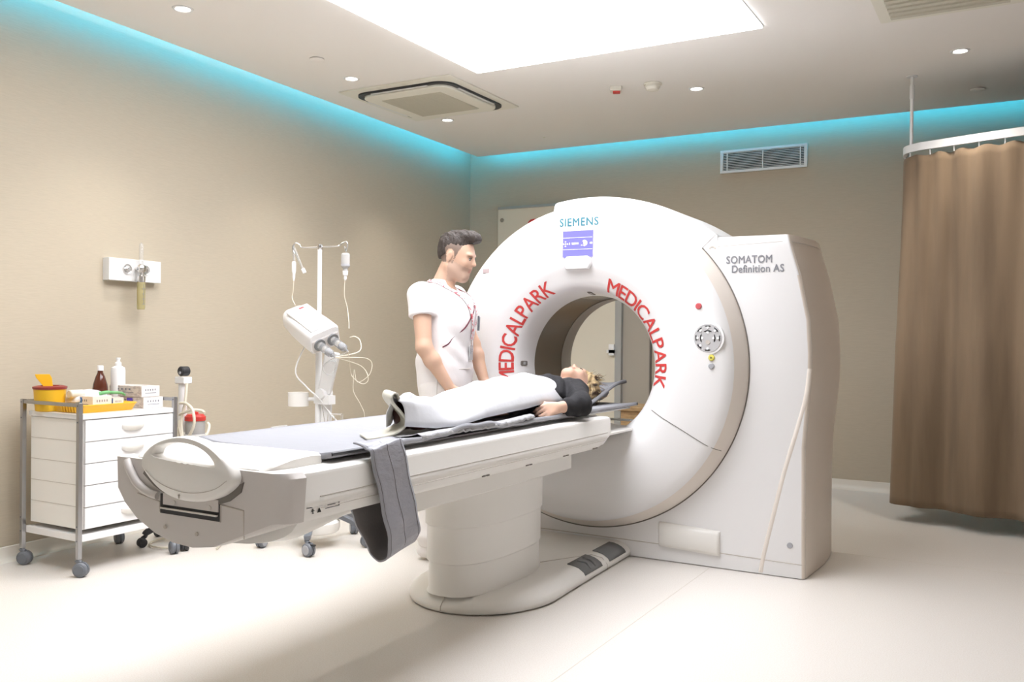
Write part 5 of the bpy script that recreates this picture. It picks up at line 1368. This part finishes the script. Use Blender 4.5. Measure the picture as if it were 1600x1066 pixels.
LS_ = (PX + .160, 4.06, .925); LE = (-1.83, 3.885, .874); LW = (-1.872, 3.72, .868)
wc(LS_, LE, .046, .038, k=.03); wc(LE, LW, .038, .025, k=.02)
RS_ = (PX - .165, 4.08, .925); RE = (-2.35, 3.86, .880); RW_ = (-2.30, 3.66, .875)
wc(RS_, RE, .046, .038, k=.03); wc(RE, RW_, .038, .025, k=.02)
def wh(W, n, f, t_, **k): hand(wb, Wp(*W), None, n, f, t_, **k)
wh(LW, (.80, -.25, .55), (-.22, -.93, -.12), (-.4, 0, .85), curl=.85, sc_=.88, curls=(.80, .85, .85, .9))
wh(RW_, (-.6, 0, .8), (.1, -.99, 0), (.9, 0, .2), curl=.5, sc_=.88)
# head: local x towards the face(up), built in a frame where face forward = +Z world, crown = +Y
HW = Matrix.Translation(Wp(PX, 4.395, .945)) @ Matrix.Rotation(math.radians(-5), 4, 'X') @ Matrix(((0, 1, 0, 0), (0, 0, 1, 0), (1, 0, 0, 0), (0, 0, 0, 1)))
# columns: local (f, lateral, up) -> world (z, x, y)
HWr = HW.to_3x3()
def HWp(x, y, z): return tuple(HW @ Vector((x, y, z)))
ROT = tuple(math.degrees(a) for a in HWr.to_euler())
def wf(c, r, k=.012, op='add'): wb.ell(HWp(*c), r, ROT, k, op)
wf((-.012, 0, .025), (.086, .070, .088)); wf((.022, 0, -.025), (.060, .056, .080), k=.04)
wb.cap(HWp(.052, -.012, -.100), HWp(.052, .012, -.100), .016, k=.03)
for s_ in (-1, 1):
    wb.cap(HWp(.050, s_ * .014, -.096), HWp(-.015, s_ * .054, -.055), .015, .016, k=.035)
    wf((.052, s_ * .034, -.028), (.020, .021, .023), .02); wf((.072, s_ * .028, .018), (.010, .022, .006), .014)
    wf((.084, s_ * .030, .002), (.012, .014, .008), .008, 'sub'); wf((.067, s_ * .030, .000), (.0135, .0135, .011), .003)
    wf((-.018, s_ * .072, -.012), (.015, .007, .027), .006); wf((.082, s_ * .009, -.030), (.008, .007, .006), .006)
wb.cap(HWp(.074, 0, .008), HWp(.096, 0, -.026), .0070, .0088, k=.012)
wf((.073, 0, -.050), (.013, .020, .012)); wf((.083, 0, -.055), (.0075, .019, .005), .005); wf((.080, 0, -.065), (.008, .017, .006), .005); wf((.092, 0, -.060), (.012, .017, .0014), .003, 'sub')
wb.cap(HWp(-.02, 0, -.05), HWp(-.04, 0, -.14), .045, .046, k=.03)
HWi = np.array(HW.inverted())
def wreg(P):
    Q = P @ HWi[:3, :3].T + HWi[:3, 3]; mi = np.zeros(len(P), int)
    mi[(Q[:, 0] > .074) & (abs(Q[:, 1]) < .021) & (Q[:, 2] < -.050) & (Q[:, 2] > -.071)] = 1; return mi
wb.obj('body', [M_skinw, M_lip], wo, smooth=1, region=wreg)
for s_ in (-1, 1):
    fin('eyebrow', tube(NB(), [HWp(.079, s_ * .012, .017), HWp(.079, s_ * .026, .022), HWp(.069, s_ * .041, .017)], [.003, .002], 6), M_hairm, wo)
    fin('eyelashes', tube(NB(), [HWp(.079, s_ * .020, -.004), HWp(.0815, s_ * .030, -.006), HWp(.075, s_ * .042, -.004)], .002, 6), M_hairm, wo)
# hair mass and loose strands
wh_ = Body(Wp(-2.34, 4.22, .80), Wp(-1.86, 4.74, 1.08), .005)
def hf(c, r, k=.02, op='add'): wh_.ell(HWp(*c), r, ROT, k, op)
hf((-.020, 0, .038), (.090, .082, .092)); hf((-.050, 0, .010), (.060, .080, .085)); hf((-.045, 0, .09), (.050, .070, .065)); hf((-.06, .045, .10), (.040, .045, .07)); hf((-.065, .055, .0), (.04, .035, .07))
hf((.000, .01, .085), (.072, .084, .075)); hf((-.03, .02, .12), (.05, .07, .06)); hf((.082, 0, -.082), (.088, .10, .120), .008, 'sub')
def whd(V):
    f1 = np.sin(V[:, 0] * 230 + V[:, 1] * 60) * .003 + np.sin(V[:, 0] * 90 - V[:, 2] * 120) * .003
    c_ = np.array(HWp(-.02, 0, .03)); d = V - c_; d /= np.linalg.norm(d, axis=1)[:, None]; return V + d * f1[:, None]
wh_.obj('hair', M_blond, wo, smooth=1, disp=whd)
b = NB(); rnd = random.Random(11)
for i in range(300):
    side = rnd.uniform(-.078, .085); dep = rnd.uniform(-.10, .045)
    p0 = Vector(HWp(dep, side, .075 + .03 * rnd.random())); L_ = rnd.uniform(.04, .12)
    d_ = Vector((rnd.uniform(-.25, .45), 1, rnd.uniform(-.25, .42) if dep > -.02 else rnd.uniform(-.5, .0))).normalized()
    p1 = p0 + d_ * L_ * .5 + Vector((0, 0, .004)); p2 = p0 + d_ * L_ + Vector((rnd.uniform(-.01, .01), 0, -.012 + rnd.uniform(0, .02)))
    p2.z = max(p2.z, Wp(0, 0, .875)[2] + .0)
    tube(b, [p0, p1, p2], [.0022, .0006], 4, sub=3)
for i in range(120):                                   # locks running back from the temple to the nape on her left
    a = rnd.random(); p0 = Vector(HWp(.035 - .06 * a, .066 + .012 * a, .055 - .03 * rnd.random())); p2 = Vector(HWp(-.075 + rnd.uniform(-.01, .01), .062 + rnd.uniform(0, .035), .08 + rnd.uniform(-.09, .10)))
    pm = p0.lerp(p2, .5) + Vector((.014, 0, .0)); tube(b, [p0, pm, p2], [.0026, .0012], 4, sub=3)
fin('hair_strands', b, M_blond, wo)
# black top
bt = Body(Wp(-2.50, 3.30, .78), Wp(-1.70, 4.28, 1.09), .006)
def bc(a, b_, ra, rb=None, k=.02, op='add'): bt.cap(Wp(*a), Wp(*b_), ra, rb, k, op)
def be(c, r, rot=(0, 0, 0), k=.02, op='add'): bt.ell(Wp(*c), r, rot, k, op)
be((PX, 3.88, .918), (.168, .28, .078)); be((PX, 3.52, .900), (.165, .15, .064), k=.05); bc((PX - .13, 4.075, .920), (PX + .13, 4.075, .920), .066, k=.05)
for s_ in (-1, 1): be((PX + s_ * .07, 3.96, .955), (.065, .075, .050), k=.05)
for S_, E_, W2 in ((LS_, LE, LW), (RS_, RE, RW_)):
    bc(S_, E_, .064, .056, k=.035); a_ = np.array(E_); w2 = np.array(W2); bc(E_, tuple(a_ + (w2 - a_) * .55), .056, .042, k=.02)
bt.cap(Wp(PX, 4.16, .965), Wp(PX, 4.26, .99), .055, .06, k=.01, op='sub')
bt.warp(lambda X, Y, Z: .0045 * np.sin(Y * 34 + X * 26) * np.sin(X * 30 + Z * 40) + .0025 * np.sin((Y * .7 + X) * 95))
bt.obj('black_top', M_black, wo, smooth=2)
# brown boots
for s_ in (-1, 1):
    bo = Body(Wp(PX - .14, 2.62, .78), Wp(PX + .14, 3.12, 1.03), .006); X_ = PX + .065 + s_ * .032
    bo.cap(Wp(X_ , 3.02, .878), Wp(X_, 2.82, .874), .036, .034, k=.02).cap(Wp(X_, 2.80, .868), Wp(X_ + .005, 2.755, .930), .034, .026, k=.03)
    bo.cut((0, 0, -1), Wp(0, 0, .838)); bo.obj('boot', M_brown, wo, smooth=1)

# ---- paper drape over the patient
ridge = [(2.66, .972), (2.74, .972), (2.83, .962), (2.93, .938), (3.02, .925), (3.12, .935), (3.24, .953), (3.40, .977), (3.58, .996), (3.74, 1.008), (3.86, 1.010), (3.93, 1.005), (3.98, .998)]
edge = [(2.66, .866), (2.74, .855), (2.83, .843), (2.95, .840), (3.05, .846), (3.2, .858), (3.4, .874), (3.58, .884), (3.68, .890), (3.80, .876), (3.90, .868), (3.98, .868)]
rw = [(2.66, .038), (2.72, .062), (2.80, .092), (2.90, .132), (3.0, .155), (3.2, .165), (3.5, .185), (3.8, .185), (3.98, .175)]
rc = [(2.66, -1.998), (2.72, -2.003), (2.80, -2.028), (2.9, -2.06), (3.2, -2.10), (4.0, -2.10)]
ip = lambda T, y: float(np.interp(y, [a for a, _ in T], [b_ for _, b_ in T]))
b = NB(); G_ = []; NYd, NXd = 150, 46
for i in range(NYd + 1):
    y = 2.66 + (3.945 - 2.66) * i / NYd; zr, ze, wd_, xc = ip(ridge, y), ip(edge, y), ip(rw, y), ip(rc, y); row = []
    for j in range(NXd + 1):
        u = -1 + 2 * j / NXd
        ezz = ze if u > 0 else .855
        pw = 2.6 if y > 3.2 else 2.2
        z = ezz + (zr - ezz) * (1 - abs(u) ** (pw + .6)) ** .7
        x = xc + u * wd_
        wr = .008 * math.sin(y * 23 + u * 5 + 2 * math.sin(y * 7)) * (1 - abs(u)) + .004 * math.sin(u * 15 + y * 6) * (abs(u) > .1) * min(1, (4.0 - y) * 2)
        wr += .006 * math.exp(-((u - .3 - (y - 3.1) * .6) / .08) ** 2) * math.exp(-((y - 3.0) / .3) ** 2)
        yo = y + (.02 * (1 - u * u) - .05 * max(0, u) ** 2 * 0 + .045 * (-(u + .0)) * .6) * (1 if i > NYd * .6 else 0) * ((i / NYd - .6) / .4)
        hem = .012 * math.sin(u * 9) * (1 - i / NYd) ** 8
        row.append(b.verts.new((x, yo + hem, z + wr)))
    G_.append(row)
for i in range(NYd):
    for j in range(NXd): b.faces.new((G_[i][j], G_[i][j + 1], G_[i + 1][j + 1], G_[i + 1][j]))
bmesh.ops.recalc_face_normals(b, faces=b.faces)
dr_ = fin('paper_drape', b, M_sheet, None, ang=180); m_ = dr_.modifiers.new('t', 'SOLIDIFY'); m_.thickness = .003; m_.offset = 0
tag(dr_, 'white drape covering the patient from her feet to her chest', 'drape')
